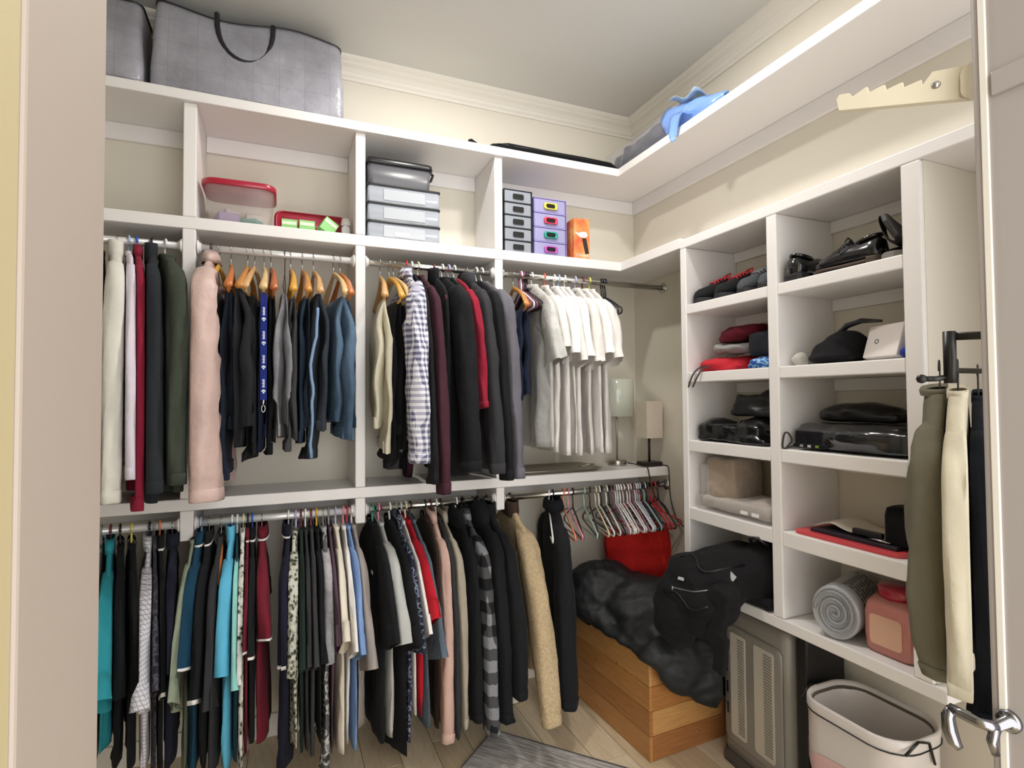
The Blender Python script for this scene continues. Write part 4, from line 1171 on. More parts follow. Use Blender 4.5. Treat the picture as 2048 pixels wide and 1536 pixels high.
def storage_bag(label, xc, w, h, lean, sag, seed, handle=True):
    b = thing('storage_bag', label, 'bag', (xc, -0.165, 2.7075), 0, 'storage bags on the top shelf')
    rings = []
    NZ = 14
    for i in range(NZ + 1):
        q = i / NZ
        base = rrect(w - 0.012 * q, 0.128 - 0.03 * q + 0.012 * math.sin(q * 3.1), 0.03, 3)
        # subdivide long sides
        P = []
        base0 = rrect(w, 0.128, 0.03, 3)
        for k in range(len(base)):
            p, p2 = Vector((base[k][0], base[k][1])), Vector((base[(k + 1) % len(base)][0], base[(k + 1) % len(base)][1]))
            n = max(1, int(math.dist(base0[k], base0[(k + 1) % len(base)]) / 0.03))
            for j in range(n):
                P.append(p.lerp(p2, j / n))
        ring = []
        for p in P:
            zz = h * q
            zz -= sag(p.x / w) * q ** 3
            nz = noise.noise(Vector((p.x * 5 + seed, p.y * 5, q * 2.5))) + 0.5 * noise.noise(Vector((p.x * 12 + seed, p.y * 11, q * 6)))
            sc = 0.011 * math.sin(math.pi * min(1, q + 0.12))
            yy = p.y * (1 + nz * sc / 0.1)
            ring.append((p.x + nz * sc * 0.5, yy + lean * q, max(0.0005, zz)))
        rings.append(ring)
    body = MB().loft(rings).build('body', WOVEN, b, True)
    # dark piping round base and upper edge
    MB().tube([Vector(p) * 1.003 + Vector((0, 0, 0.006)) for p in rings[0]], 0.005, 6, None, True).build('base_piping', DKGREY, b, True)
    MB().tube([Vector(p) + Vector((0, 0, -0.004)) for p in rings[-1]], 0.005, 6, None, True).build('zip_edge', STRAP, b, True)
    if handle:
        for sy in (-1, 1):
            P = []
            for i in range(17):
                a = math.pi * i / 16
                P.append((0.105 * math.cos(a) - 0.03, sy * (0.105 + 0.022 * math.sin(a)) + lean * 0.8, h * 0.93 - 0.19 * math.sin(a) ** 0.8 if sy == -1 else h * 0.9 - 0.02 + 0.0 * a))
            if sy == 1:
                P = [(0.105 * math.cos(math.pi * i / 16) - 0.03, 0.11, h * 0.9 - 0.15 * math.sin(math.pi * i / 16) ** 0.8) for i in range(17)]
            MB().tube(P, 0.0105, 8).build('handle', STRAP, b, True)
    return b
storage_bag('large grey woven storage bag with black handles on the top shelf', -2.06, 0.362, 0.395, 0.02, lambda t: 0.03 * math.sin((t + 1) * 2.2) ** 2 + 0.015, 3.0)
storage_bag('grey woven storage bag squeezed left of the bag with handles', -2.73, 0.29, 0.36, 0.01, lambda t: 0.02, 8.0, False)

# long flat black fabric case
fc = thing('flat_case', 'long flat black fabric case lying along the top shelf edge', 'case', (-0.71, -0.258, 2.7075))
rr = []
prof = [(-0.415, 0.006, 0.010, 0.020), (-0.40, 0.012, 0.012, 0.022), (-0.37, 0.012, 0.009, 0.012), (-0.33, 0.010, 0.005, 0.006), (-0.30, 0.035, 0.012, 0.012), (-0.22, 0.05, 0.017, 0.017), (0, 0.052, 0.016, 0.016), (0.2, 0.052, 0.017, 0.017), (0.36, 0.05, 0.016, 0.016), (0.40, 0.035, 0.010, 0.010)]
for x_, w_, h_, zc in prof:
    rr.append([(x_, w_ * sp(math.cos(a), 0.7), max(0.0003, 1.3 * (zc + h_ * sp(math.sin(a), 0.8)))) for a in [2 * math.pi * k / 14 for k in range(14)]])
MB().loft(rr).build('case_body', fabric('case_black', '0E0E10'), fc, True)
MB().tube([(-0.28, -0.044, 0.024), (-0.1, -0.0525, 0.022), (0.15, -0.0525, 0.022), (0.36, -0.049, 0.021)], 0.0022, 6).build('zip', plain('zip_black', '242424', 0.3), fc, True)

# rolled bundle in clear wrap with loose blue film
rb = thing('wrapped_bundle', 'dark bundle rolled in clear plastic with loose blue film end', 'bundle', (-0.225, -0.43, 2.7075))
blob('bundle_core', [('e', (0, 0.03, 0.078), (0.058, 0.28, 0.056)), ('e', (0.01, -0.16, 0.085), (0.055, 0.14, 0.055))], plain('bundle_dark', '1A171C', 0.3, bump=0.4, bscale=20), rb, 0.012, 4, 0.018, 16.0, 4, True)
CLEAR = clear_plastic('clear_wrap', 'CFD3E2', 0.26, 0.12)
rr = []
for i in range(17):
    q = i / 16
    y_ = 0.33 - 0.62 * q
    rad = 0.076 * (0.80 if i == 0 else 1.0)
    ring = []
    for k in range(22):
        a = 2 * math.pi * k / 22
        n_ = 1 + 0.10 * noise.noise(Vector((math.cos(a) * 2, math.sin(a) * 2, q * 9))) + 0.05 * noise.noise(Vector((math.cos(a) * 5, math.sin(a) * 5, q * 20)))
        ring.append((rad * n_ * math.cos(a), y_, max(0.001, 0.08 + rad * n_ * math.sin(a) * 1.02)))
    rr.append(ring)
MB().loft(rr).build('clear_wrap', CLEAR, rb, True)
BLUE = clear_plastic('blue_film', '7FA5E6', 0.82, 0.2)
PALEB = clear_plastic('pale_film', 'C4DDF0', 0.9, 0.25)
def sheet(name, grid, mat, par, th=0.0015):
    """thin crumpled sheet with real thickness from a grid of points"""
    R_, C_ = len(grid), len(grid[0])
    V, F = [], []
    for s in (0, 1):
        for r_ in range(R_):
            for c_ in range(C_):
                v = Vector(grid[r_][c_])
                V.append(v + Vector((0, 0, -th * s)) + Vector((th * s * 0.6, 0, 0)))
    n = R_ * C_
    for r_ in range(R_ - 1):
        for c_ in range(C_ - 1):
            i = r_ * C_ + c_
            F.append((i, i + 1, i + C_ + 1, i + C_))
            F.append((n + i, n + i + C_, n + i + C_ + 1, n + i + 1))
    bd = [c_ for c_ in range(C_)] + [r_ * C_ + C_ - 1 for r_ in range(1, R_)] + [(R_ - 1) * C_ + c_ for c_ in range(C_ - 2, -1, -1)] + [r_ * C_ for r_ in range(R_ - 2, 0, -1)]
    for k in range(len(bd)):
        a, b_ = bd[k], bd[(k + 1) % len(bd)]
        F.append((a, n + a, n + b_, b_))
    return obj(name, V, F, mat, par, True)
g = []
for i in range(12):
    q = i / 11
    row = []
    for j in range(12):
        f = j / 11
        a = math.radians(-60 + 250 * f)
        rad = 0.088 * (1 - 0.75 * q ** 1.3) + 0.012 * noise.noise(Vector((q * 6, f * 7, 2.2)))
        row.append((-rad * math.cos(a) * 0.95, -0.24 - 0.33 * q + 0.03 * noise.noise(Vector((q * 4, f * 5, 0))), max(0.004, 0.082 * (1 - 0.35 * q) + rad * math.sin(a))))
    g.append(row)
sheet('blue_film', g, BLUE, rb)
g = [[(-0.085 - 0.03 * q - 0.008 * math.sin(9 * f), -0.30 - 0.13 * f + 0.05 * q * (f - 0.5), 0.075 - 0.15 * q * (1 - abs(f - 0.35) * 1.1)) for f in [j / 7 for j in range(8)]] for q in [i / 6 for i in range(7)]]
sheet('film_flap', g, BLUE, rb)
g = [[(-0.02 + 0.10 * (q - 0.5), -0.27 - 0.17 * f, 0.165 - 0.03 * f + 0.018 * math.sin(7 * f + 4 * q)) for f in [j / 6 for j in range(7)]] for q in [i / 5 for i in range(6)]]
sheet('pale_film', g, PALEB, rb)

# ------------------------------------------------------------------ things on the middle shelf
Z2 = 2.2185
REDP = plain('red_plastic', 'A81F38', 0.28, coat=0.4)
TUB = clear_plastic('clear_tub', 'D9CFCB', 0.24, 0.22)
def tub_loft(w, d, h, r, taper, n=6):
    return [[(x * s_, y * s_, z) for x, y in rrect(w, d, r)] for s_, z in [(taper + (1 - taper) * i / n, h * i / n) for i in range(n + 1)]]
tb = thing('food_tub', 'clear plastic tub with dark red lid on the middle shelf', 'tub', (-2.108, -0.172, Z2))
rg_ = tub_loft(0.130, 0.115, 0.150, 0.05, 0.84)
MB().loft(rg_, True, False).build('tub_body', TUB, tb, True)
MB().loft([[(x * s_, y * s_, z) for x, y in rrect(0.136, 0.120, 0.05)] for s_, z in ((0.97, 0.146), (1.0, 0.146), (1.02, 0.152), (1.02, 0.166), (0.99, 0.171), (0.9, 0.168), (0.88, 0.163))]).build('lid', REDP, tb, True)
for i, (nm, lab, px, py, pz, sx, sy, sz, c, rz) in enumerate([('purple_packet', 'folded purple packet inside the red lidded tub', -0.05, -0.03, 0.004, 0.04, 0.04, 0.05, '8F7AA0', 0.3), ('white_packet', 'white paper packet inside the red lidded tub', -0.04, 0.062, 0.004, 0.03, 0.016, 0.10, 'EDEAF0', 0.5), ('green_packet', 'teal green packet inside the red lidded tub', 0.04, -0.02, 0.004, 0.04, 0.035, 0.04, '4F9484', -0.4), ('cream_packet', 'cream packet inside the red lidded tub', 0.045, 0.062, 0.004, 0.032, 0.018, 0.09, 'D8D2C4', 0.2)]):
    o = MB().box(-sx, sx, -sy, sy, 0, sz, T(rz=rz)).build(nm, plain('packet_%d' % i, c, 0.5), None, False, 0.006)
    o.location = (-2.108 + px, -0.165 + py, Z2 + pz)
    tag(o, lab, 'packet', 'packets in the red lidded tub')
# red-rimmed container lid standing against the back
ld = thing('container_lid', 'dark red rounded lid propped behind the small green boxes', 'lid', (-1.822, -0.10, Z2))
Mx = T(0, 0, 0.066, rx=math.pi / 2 - 0.18)
MB().loft([[(x * s_, y * s_, z) for x, y in rrect(0.158, 0.063, 0.035)] for s_, z in ((0.9, -0.006), (1.0, -0.008), (1.0, 0.012), (0.95, 0.018), (0.92, 0.016), (0.90, 0.006))], True, True, Mx).build('rim', REDP, ld, True)
MB().loft([[(x, y, z) for x, y in rrect(0.128, 0.040, 0.025)] for z in (0.004, 0.011)], True, True, Mx).build('panel', plain('red_plastic_soft', 'B5455A', 0.4), ld, True)
GRN = plain('green_card', '8FCB7E', 0.5)
GRNW = plain('green_card_label', 'DCE8CC', 0.5)
for i, (x_, y_, rz, ry, lab) in enumerate([(-1.918, -0.185, 0.0, 0.0, 'small green box beside the red tub'), (-1.848, -0.195, 0.05, 0.0, 'small green box standing upright between two others'), (-1.776, -0.20, 0.25, 0.55, 'small green box tilted against the white bottle')]):
    b = thing('small_box', lab, 'box', (x_, y_, Z2 + (0.0205 if ry else 0.0)), rz, 'small green boxes on the middle shelf')
    M_ = T(ry=ry)
    MB().box(-0.032, 0.032, -0.022, 0.022, 0, 0.062, M_).build('carton', GRN, b, False, 0.0015)
    MB().box(-0.030, 0.028, -0.0232, -0.0221, 0.038, 0.052, M_).build('label_strip', GRNW, b)
bt = thing('spray_bottle', 'small white clear-capped bottle at the end of the green boxes', 'bottle', (-1.686, -0.215, Z2))
MB().lathe([(0.001, 0), (0.018, 0), (0.019, 0.004), (0.019, 0.046), (0.012, 0.054), (0.010, 0.058)], 16).build('bottle_body', plain('bottle_white', 'D9D9D6', 0.3), bt, True)
MB().lathe([(0.020, 0.056), (0.022, 0.060), (0.018, 0.085), (0.010, 0.090), (0.001, 0.090)], 10).build('cap', clear_plastic('cap_clear', 'E2DEDC', 0.6), bt, True)

# stacked grey bins
SMOKE = clear_plastic('smoky_plastic', 'B4BAC4', 0.72, 0.22)
BLKP = plain('black_plastic', '121214', 0.3)
bl = ['clear grey storage bin with black lid, bottom of the stack, white label', 'clear grey storage bin with black lid, middle of the stack', 'clear grey storage bin with black lid, under the dark shoe box']
for i in range(3):
    b = thing('storage_bin', bl[i], 'bin', (-1.434, -0.145, Z2 + i * 0.0828), 0, 'stacked grey bins on the middle shelf')
    MB().loft([[(x, y, z) for x, y in rrect(0.164 * s_, 0.122 * s_, 0.012)] for s_, z in ((0.985, 0), (1.0, 0.004), (1.0, 0.074), (0.97, 0.074), (0.97, 0.006))], True, True).build('bin_body', SMOKE, b, True)
    MB().loft([[(x, y, z) for x, y in rrect(0.168, 0.126, 0.014)] for z in (0.0735, 0.0825)]).build('lid', BLKP, b, False, 0.002)
    fr = MB()
    fr.box(-0.095, 0.095, -0.1245, -0.1222, 0.012, 0.062)
    fr.build('front_panel', clear_plastic('smoky_panel', 'C6CBD2', 0.8, 0.18), b, False, 0.002)
    blob('contents', [('b', (0, 0, 0.036), (0.145, 0.105, 0.028))], plain('bin_contents_%d' % i, ['8D939C', 'A9AFB6', '7E848C'][i], 0.7), b, 0.012, 3, 0.01, 14, i)
    if i == 0:
        MB().box(-0.045, 0.022, -0.1262, -0.1247, 0.018, 0.036).build('label', plain('label_white', 'EDEDED', 0.5), b, False, 0.0006)
sb_ = thing('shoe_box', 'dark grey plastic box with black lid on top of the bin stack', 'box', (-1.452, -0.145, Z2 + 3 * 0.0828 + 0.0003))
MB().loft([[(x, y, z) for x, y in rrect(0.146 * s_, 0.115 * s_, 0.02)] for s_, z in ((0.93, 0), (0.95, 0.004), (1.0, 0.10))]).build('box_body', plain('grey_tub', '5C5D61', 0.32), sb_, True)
MB().loft([[(x, y, z) for x, y in rrect(0.152 * s_, 0.121 * s_, 0.022)] for s_, z in ((0.985, 0.094), (1.0, 0.094), (1.005, 0.105), (0.99, 0.118), (0.94, 0.122))]).build('lid', BLKP, sb_, True)
MB().tube([(0.150, -0.06, 0.108), (0.168, -0.05, 0.104), (0.172, 0, 0.096), (0.168, 0.05, 0.104), (0.150, 0.06, 0.108)], 0.006, 8).build('latch', BLKP, sb_, True)

# drawer towers
def tower(label, xc, w, n, h, frame_mat, drawer_mat, handles, group):
    t_ = thing('drawer_tower', label, 'drawers', (xc, -0.15, Z2), 0, group)
    fm = MB()
    d = 0.118
    for i in range(n + 1):
        fm.box(-w, w, -d, d, max(0, i * h - 0.0025), i * h + (0.0025 if i < n else 0.001))
    fm.box(-w, -w + 0.003, -d, d, 0, n * h)
    fm.box(w - 0.003, w, -d, d, 0, n * h)
    fm.box(-w, w, d - 0.003, d, 0, n * h)
    fm.build('frame', frame_mat, t_)
    for i in range(n):
        z0 = i * h + 0.0035
        dr = MB().loft([[(x, y, z) for x, y in rrect(w - 0.004, d - 0.002, 0.006, 2)] for z in (z0, z0 + h - 0.008)]).build('drawer', drawer_mat, t_, False, 0.0015)
        hm = MB()
        hw = w * 0.40
        hh = h * 0.22
        zc = z0 + h * 0.42
        hc = handles[n - 1 - i]
        if hc:
            hm.loft([[(x, -d - y_, zc + z) for x, z in rrect(hw * k, hh * k, hh * 0.6)] for k, y_ in ((0.72, 0.001), (1.0, 0.001), (1.02, 0.008), (0.9, 0.011), (0.72, 0.010), (0.70, 0.002))], False, False)
            hm.build('handle', plain('handle_' + hc, hc, 0.3), dr, True)
        MB().loft([[(x, -d - y_, zc + z) for x, z in rrect(hw * (0.72 if hc else 0.95), hh * (0.72 if hc else 0.95), hh * 0.4)] for y_ in (0.0005, 0.003)], True, True).build('handle_slot', BLKP, dr)
    return t_
tower('tower of five smoky grey drawers with dark handle slots', -0.871, 0.076, 5, 0.0628, plain('tower_edge', '2A2C30', 0.3), clear_plastic('smoky_drawer', '9AA0AA', 0.85, 0.25), [None] * 5, 'small drawer towers on the middle shelf')
tower('tower of four pale purple drawers with coloured handles', -0.694, 0.092, 4, 0.0735, plain('purple_frame', '8E86C4', 0.3), clear_plastic('purple_drawer', 'A7A5CF', 0.85, 0.22), ['E8DC5A', 'DF3F5A', '1F9C86', 'B94FB0'], 'small drawer towers on the middle shelf')
# orange product carton
ob = thing('product_carton', 'orange product carton with a hair dryer picture beside the drawers', 'box', (-0.523, -0.240, Z2), -0.03)
def grad_orange():
    m, nt, bs = base_mat('carton_print')
    f = noise_out(nt, coords(nt), 14.0, 3.0)
    nt.links.new(ramp(nt, f, [(0.3, lin('D9563C')), (0.5, lin('E88B4E')), (0.7, lin('EDB97E'))]), bs.inputs['Base Color'])
    bs.inputs['Roughness'].default_value = 0.35
    return m
MB().box(-0.045, 0.045, -0.05, 0.05, 0, 0.208).build('carton', grad_orange(), ob, False, 0.002)
MB().loft([[(x, -0.0512 + dy, 0.125 + z) for x, z in [(-0.042, 0.012), (-0.02, 0.006), (0.0, 0.014), (0.022, 0.016), (0.034, 0.0), (0.02, -0.016), (-0.01, -0.014), (-0.028, -0.002)]] for dy in (0, 0.001)]).build('dryer_picture', plain('print_white', 'F0E8E4', 0.4), ob)
MB().loft([[(x, -0.0514 + dy, z) for x, z in [(0.0, 0.105), (0.024, 0.108), (0.04, 0.03), (0.018, 0.024)]] for dy in (0, 0.001)]).build('dryer_handle_picture', plain('print_dark', '2B2326', 0.4), ob)
text('lettering', 'CONAIR', 0.019, plain('print_white', 'F0E8E4', 0.4), ob, T(0, -0.0516, 0.016, rx=math.pi / 2), 0.0003)

# ------------------------------------------------------------------ things on the lower shelf by the corner
Z3 = 1.1265
ty = thing('metal_tray', 'shallow steel tray on the lower shelf under the white tees', 'tray', (-0.635, -0.155, Z3))
BRUSH = plain('brushed_steel', 'B6B1A6', 0.3, 1.0)
MB().loft([[(x, y, z) for x, y in rrect(0.225 * s_, 0.128 * s_, 0.03)] for s_, z in ((0.92, 0.0), (0.98, 0.012), (1.03, 0.018), (1.04, 0.016), (1.0, 0.011), (0.9, 0.002))]).build('pan', BRUSH, ty, True)
MB().tube([(0.14, -0.02, 0.012), (0.17, -0.022, 0.016), (0.20, -0.03, 0.022), (0.225, -0.035, 0.024)], [0.004, 0.006, 0.006, 0.004], 8).build('handle', BRUSH, ty, True)
l1 = thing('table_lamp', 'table lamp with pale glass drum shade and round steel base', 'lamp', (-0.213, -0.117, Z3), 0, 'lamps on the lower shelf')
MB().lathe([(0.001, 0), (0.052, 0), (0.053, 0.003), (0.053, 0.026), (0.050, 0.029), (0.001, 0.030)], 32).build('base', BRUSH, l1, True)
MB().tube([(0, 0, 0.028), (0, 0, 0.40)], 0.0055, 10).build('stem', BRUSH, l1, True)
GLS = clear_plastic('shade_glass', 'D6DACB', 0.9, 0.08)
MB().lathe([(0.088, 0.273), (0.096, 0.275), (0.096, 0.478), (0.092, 0.480), (0.092, 0.277)], 40, None, False).build('shade', GLS, l1, True)
l2 = thing('table_lamp', 'small table lamp with square linen shade and dark base', 'lamp', (-0.075, -0.225, Z3), 0, 'lamps on the lower shelf')
MB().box(-0.056, 0.056, -0.045, 0.045, 0, 0.024).build('base', plain('lamp_dark', '231A17', 0.35), l2, False, 0.005)
MB().tube([(0, 0, 0.02), (0, 0, 0.20)], 0.007, 10).build('stem', plain('lamp_dark', '231A17', 0.35), l2, True)
LIN = fabric('lamp_linen', 'D6CBBB')
sq = [(0.052, 0.052), (-0.052, 0.052), (-0.052, -0.052), (0.052, -0.052)]
MB().loft([[(x * s_, y * s_, z) for x, y in sq] for s_, z in ((0.97, 0.155), (1.0, 0.155), (1.0, 0.355), (0.97, 0.355), (0.97, 0.157))], False, False).build('shade', LIN, l2)
def cord(name, pts, r, mat, label, par=None, n=6, cat='cord', group=None):
    # Catmull-Rom smoothing
    P = [Vector(p) for p in pts]
    Q = []
    for i in range(len(P) - 1):
        p0, p1, p2, p3 = P[max(0, i - 1)], P[i], P[i + 1], P[min(len(P) - 1, i + 2)]
        for j in range(6):
            t_ = j / 6
            Q.append(0.5 * ((2 * p1) + (p2 - p0) * t_ + (2 * p0 - 5 * p1 + 4 * p2 - p3) * t_ * t_ + (3 * p1 - p0 - 3 * p2 + p3) * t_ ** 3))
    Q.append(P[-1])
    o = MB().tube(Q, r, n).build(name, mat, par, True)
    if label:
        tag(o, label, cat, group)
    return o
CORD = plain('cord_dark', '2A2220', 0.5)
cord('lamp_cord', [(-0.165, -0.15, Z3 + 0.012), (-0.15, -0.20, Z3 + 0.010), (-0.15, -0.26, Z3 + 0.006), (-0.148, -0.30, Z3 + 0.006), (-0.145, -0.312, Z3 - 0.02), (-0.13, -0.315, Z3 - 0.10), (-0.10, -0.31, Z3 - 0.16), (-0.06, -0.33, Z3 - 0.20), (-0.04, -0.36, Z3 - 0.26)], 0.0032, CORD, 'dark cord of the glass lamp hanging over the shelf edge', group='lamp cords')
cord('lamp_cord', [(-0.03, -0.2745, Z3 + 0.008), (-0.02, -0.285, Z3 + 0.006), (-0.012, -0.306, Z3 - 0.002), (-0.012, -0.313, Z3 - 0.06), (-0.012, -0.32, Z3 - 0.16), (-0.01, -0.36, Z3 - 0.26), (-0.012, -0.42, Z3 - 0.30)], 0.0032, CORD, 'dark cord of the square-shaded lamp hanging down the corner', group='lamp cords')

# printed lanyard hung from a hanger tip in the trouser row
ly = thing('lanyard', 'dark blue lanyard with white printed marks and metal clasp', 'lanyard', (-2.008, -0.505, 1.883))
NAVYL = fabric('lanyard_blue', '1C2C78')
LW = plain('print_lanyard_white', 'DDE2F0', 0.6)
Lh = 0.380
MB().box(-0.011, 0.011, -0.0012, 0.0012, -Lh, 0.012).build('strap', NAVYL, ly)
MB().tube([(-0.011, 0, 0.010), (-0.008, 0.012, 0.022), (0.0, 0.03, 0.022), (0.004, 0.035, -0.02)], 0.003, 6).build('neck_loop', NAVYL, ly, True)
for k in range(4):
    z_ = -0.055 - k * Lh * 0.235
    m = MB()
    for dx, dz in ((0, 0), (-0.004, 0.006), (0.004, 0.006), (0, 0.009)):
        m.lathe([(0.001, 0.0006), (0.0032, 0.0004), (0.0034, 0)], 8, T(dx, -0.0013, z_ - 0.030 + dz, rx=math.pi / 2))
    m.build('printed_mark', LW, ly, True)
    m = MB()
    for q in range(5):
        m.box(-0.004 + 0.001 * (q % 2), 0.004, -0.0020, -0.0013, z_ - 0.010 + q * 0.0062, z_ - 0.006 + q * 0.0062)
    m.build('printed_word', LW, ly)
MB().tube([(0, 0, -Lh), (0, 0, -Lh - 0.02)], 0.004, 8).build('swivel', CHROME, ly, True)
MB().tube([(0.006 * math.sin(a_), 0, -Lh - 0.032 - 0.013 * math.cos(a_)) for a_ in [2 * math.pi * i / 12 for i in range(12)]], 0.0018, 6, None, True).build('clasp', CHROME, ly, True)
# ------------------------------------------------------------------ things in the cubbies
R1, R2, R3, R4, R5 = 1.9105, 1.6105, 1.3145, 1.0225, 0.7095
LEATH = plain('black_leather', '101012', 0.18, coat=0.5)
KNIT = fabric('shoe_knit_black', '191A1C')
GREYK = fabric('shoe_grey', '4A4D52')
SOLE = plain('sole_rubber', '17161A', 0.6)
SOLEB = plain('sole_brown', '4A3A30', 0.6)
LACER = fabric('lace_red', 'C2323C')
LACEG = fabric('lace_grey', '8B8F95')

def shoe(name, label, loc, rz, upper, sole, lace=None, dress=False, group=None, L=0.27):
    """toe towards local +x"""
    s = thing(name, label, 'shoe', loc, rz, group)
    out = []
    hw = [(-0.5, 0.55), (-0.46, 0.80), (-0.35, 0.92), (-0.2, 0.88), (0.0, 0.86), (0.18, 1.0), (0.30, 1.0), (0.40, 0.82), (0.47, 0.5), (0.5, 0.12)]
    poly = [(a * L, b * 0.045) for a, b in hw] + [(a * L, -b * 0.045) for a, b in reversed(hw)]
    so = MB()
    h = 0.012 if dress else 0.022
    if dress:
        so.prism(poly, 0.008, 0.016)
        hl = [p for p in poly if p[0] < -0.2 * L]
        so.prism([(max(x, -0.5 * L), y) for x, y in hl], 0.0, 0.024)
    else:
        so.prism(poly, 0.0, h)
    so.build('sole', sole, s, False, 0.003)
    z0 = 0.014 if dress else h - 0.004
    # upper: rings along the length
    prof = [(-0.49, 0.55, 0.062, 0.062), (-0.45, 0.78, 0.070, 0.072), (-0.36, 0.88, 0.070, 0.070), (-0.22, 0.84, 0.066, 0.066), (-0.08, 0.82, 0.074, 0.074), (0.05, 0.86, 0.070, 0.070), (0.18, 0.95, 0.054, 0.054), (0.30, 0.95, 0.043, 0.043), (0.40, 0.78, 0.036, 0.036), (0.46, 0.5, 0.026, 0.026), (0.49, 0.2, 0.012, 0.012)]
    hs = 1.0 if dress else 1.28
    rings = []
    for a, w, hh, _ in prof:
        hh = hh * hs
        ring = []
        for k in range(16):
            th = 2 * math.pi * k / 16
            y = w * 0.045 * sp(math.cos(th), 0.7)
            z = z0 + max(0.0, hh * (0.5 + 0.5 * sp(math.sin(th), 0.7)))
            if z > z0 + hh * 0.6:
                y *= 0.78
            ring.append((a * L, y, z))
        rings.append(ring)
    up = MB().loft(rings).build('upper', upper, s, True)
    # ankle opening: dark collar ring
    P = [((-0.30 + 0.155 * math.cos(a)) * L, 0.026 * math.sin(a), z0 + 0.070 * hs - 0.008 * math.cos(a)) for a in [2 * math.pi * k / 16 for k in range(16)]]
    MB().tube(P, 0.006, 6, None, True).build('ankle_collar', upper, s, True)
    V = P + [(-0.30 * L, 0, z0 + 0.062 * hs)]
    obj('insole', V, [(k, (k + 1) % 16, 16) for k in range(16)], plain('shoe_inside', '0B0B0C', 0.9), s, False)
    if lace is not None:
        for i in range(5):
            x = (-0.06 + 0.055 * i) * L
            zz = z0 + 0.078 * hs - 0.0065 * i
            MB().tube([(x, -0.026, zz - 0.010), (x + 0.006, -0.012, zz), (x - 0.004, 0.012, zz), (x, 0.026, zz - 0.010)], 0.0042, 6).build('lace', lace, s, True)
        MB().tube([(-0.06 * L, 0.0, z0 + 0.082 * hs), (-0.09 * L, 0.03, z0 + 0.085 * hs), (-0.04 * L, 0.044, z0 + 0.06 * hs), (0.02 * L, 0.042, z0 + 0.04 * hs)], 0.003, 6).build('lace', lace, s, True)
    return s
G_ = 'shoes in the top cubbies'
shoe('sneaker', 'black sneaker with bright red laces beside the cubby upright', (-0.165, -0.882, R1), math.pi - 0.35, KNIT, SOLE, LACER, group=G_, L=0.26)
shoe('sneaker', 'black sneaker with red laces next to the grey sneakers', (-0.160, -0.997, R1), math.pi - 0.25, KNIT, SOLE, LACER, group=G_, L=0.26)
shoe('sneaker', 'grey black sneaker between the red-laced pair and its mate', (-0.150, -1.098, R1), math.pi - 0.15, GREYK, SOLE, LACEG, group=G_, L=0.25)
shoe('sneaker', 'grey black sneaker against the middle cubby upright', (-0.150, -1.190, R1), math.pi, GREYK, SOLE, LACEG, group=G_, L=0.25)
shoe('dress_shoe', 'shiny black leather dress shoe with its heel facing out', (-0.150, -1.338, R1), -0.02, LEATH, SOLE, None, True, G_, 0.28)
shoe('dress_shoe', 'shiny black leather dress shoe turned sideways with brown sole edge', (-0.238, -1.513, R1), math.radians(91), LEATH, SOLEB, LEATH, True, G_, 0.235)
# a pair of flat slippers, one resting sole-out on the other
sl = thing('slipper', 'flat grey-soled slipper lying under the tilted one', 'shoe', (-0.148, -1.668, R1), math.radians(180), 'slippers in the top cubby')
hw = [(-0.5, 0.5), (-0.42, 0.8), (-0.2, 0.8), (0.05, 0.85), (0.28, 1.0), (0.42, 0.8), (0.5, 0.3)]
po = [(a * 0.26, b * 0.046) for a, b in hw] + [(a * 0.26, -b * 0.046) for a, b in reversed(hw)]
MB().prism(po, 0, 0.022).build('sole', plain('slipper_grey', '7C7873', 0.7), sl, False, 0.004)
MB().loft([[(x_, 0.043 * math.cos(a), 0.018 + hz * max(0, math.sin(a))) for a in [math.pi * k / 10 for k in range(11)]] for x_, hz in ((0.0, 0.028), (0.05, 0.030), (0.10, 0.018))], False, False).build('upper', fabric('slipper_cloth', '6A6560'), sl, True)
sl2 = thing('slipper', 'dark slipper tilted with its sole towards the room', 'shoe', (-0.200, -1.645, R1 + 0.060), math.radians(170), 'slippers in the top cubby')
Ms = T(0, 0, 0.028, rx=math.radians(-66), rz=0.5)
MB().prism([(x_ * 1.0, y_ * 1.05) for x_, y_ in po], 0, 0.016, Ms).build('sole', plain('slipper_dark', '1F1B1A', 0.6), sl2, False, 0.004)
MB().loft([[(x_, 0.045 * math.cos(a), -hz * max(0, math.sin(a))) for a in [math.pi * k / 10 for k in range(11)]] for x_, hz in ((0.0, 0.022), (0.05, 0.024), (0.10, 0.014))], False, False, Ms).build('upper', fabric('slipper_dark_cloth', '2A2625'), sl2, True)

# second row, left: heap of clothes
RED = fabric('shorts_red', 'B92733')
MAR = fabric('shorts_maroon', '5E1626')
GRY = fabric('shorts_grey', '8E8B8B')
DRK = fabric('folded_dark', '1D2026')
CAM = pattern('blue_camo', 'floral', ('20407A', '4F86C6', 'A9CBE8', '2B5EA6'), 40)
o = blob('red_shorts', [('e', (-0.20, -0.915, R2 + 0.028), (0.085, 0.10, 0.030)), ('e', (-0.14, -0.97, R2 + 0.03), (0.10, 0.09, 0.032)), ('b', (-0.16, -0.94, R2 + 0.012), (0.10, 0.10, 0.010))], RED, None, 0.008, 4, 0.010, 16, 2, True, zmin=R2)
tag(o, 'crumpled bright red shorts with drawstring in the second cubby row', 'shorts')
for k, (dx, dy) in enumerate(((0.0, 0.0), (0.015, -0.035))):
    cord('drawstring', [(-0.26, -0.895 + dy, R2 + 0.035), (-0.295, -0.865 + dy, R2 + 0.012), (-0.309, -0.845 + dy, R2 - 0.02), (-0.312, -0.825 + dy * 0.8, R2 - 0.065)], 0.0035, plain('drawstring', '3A3436', 0.6), None, o)
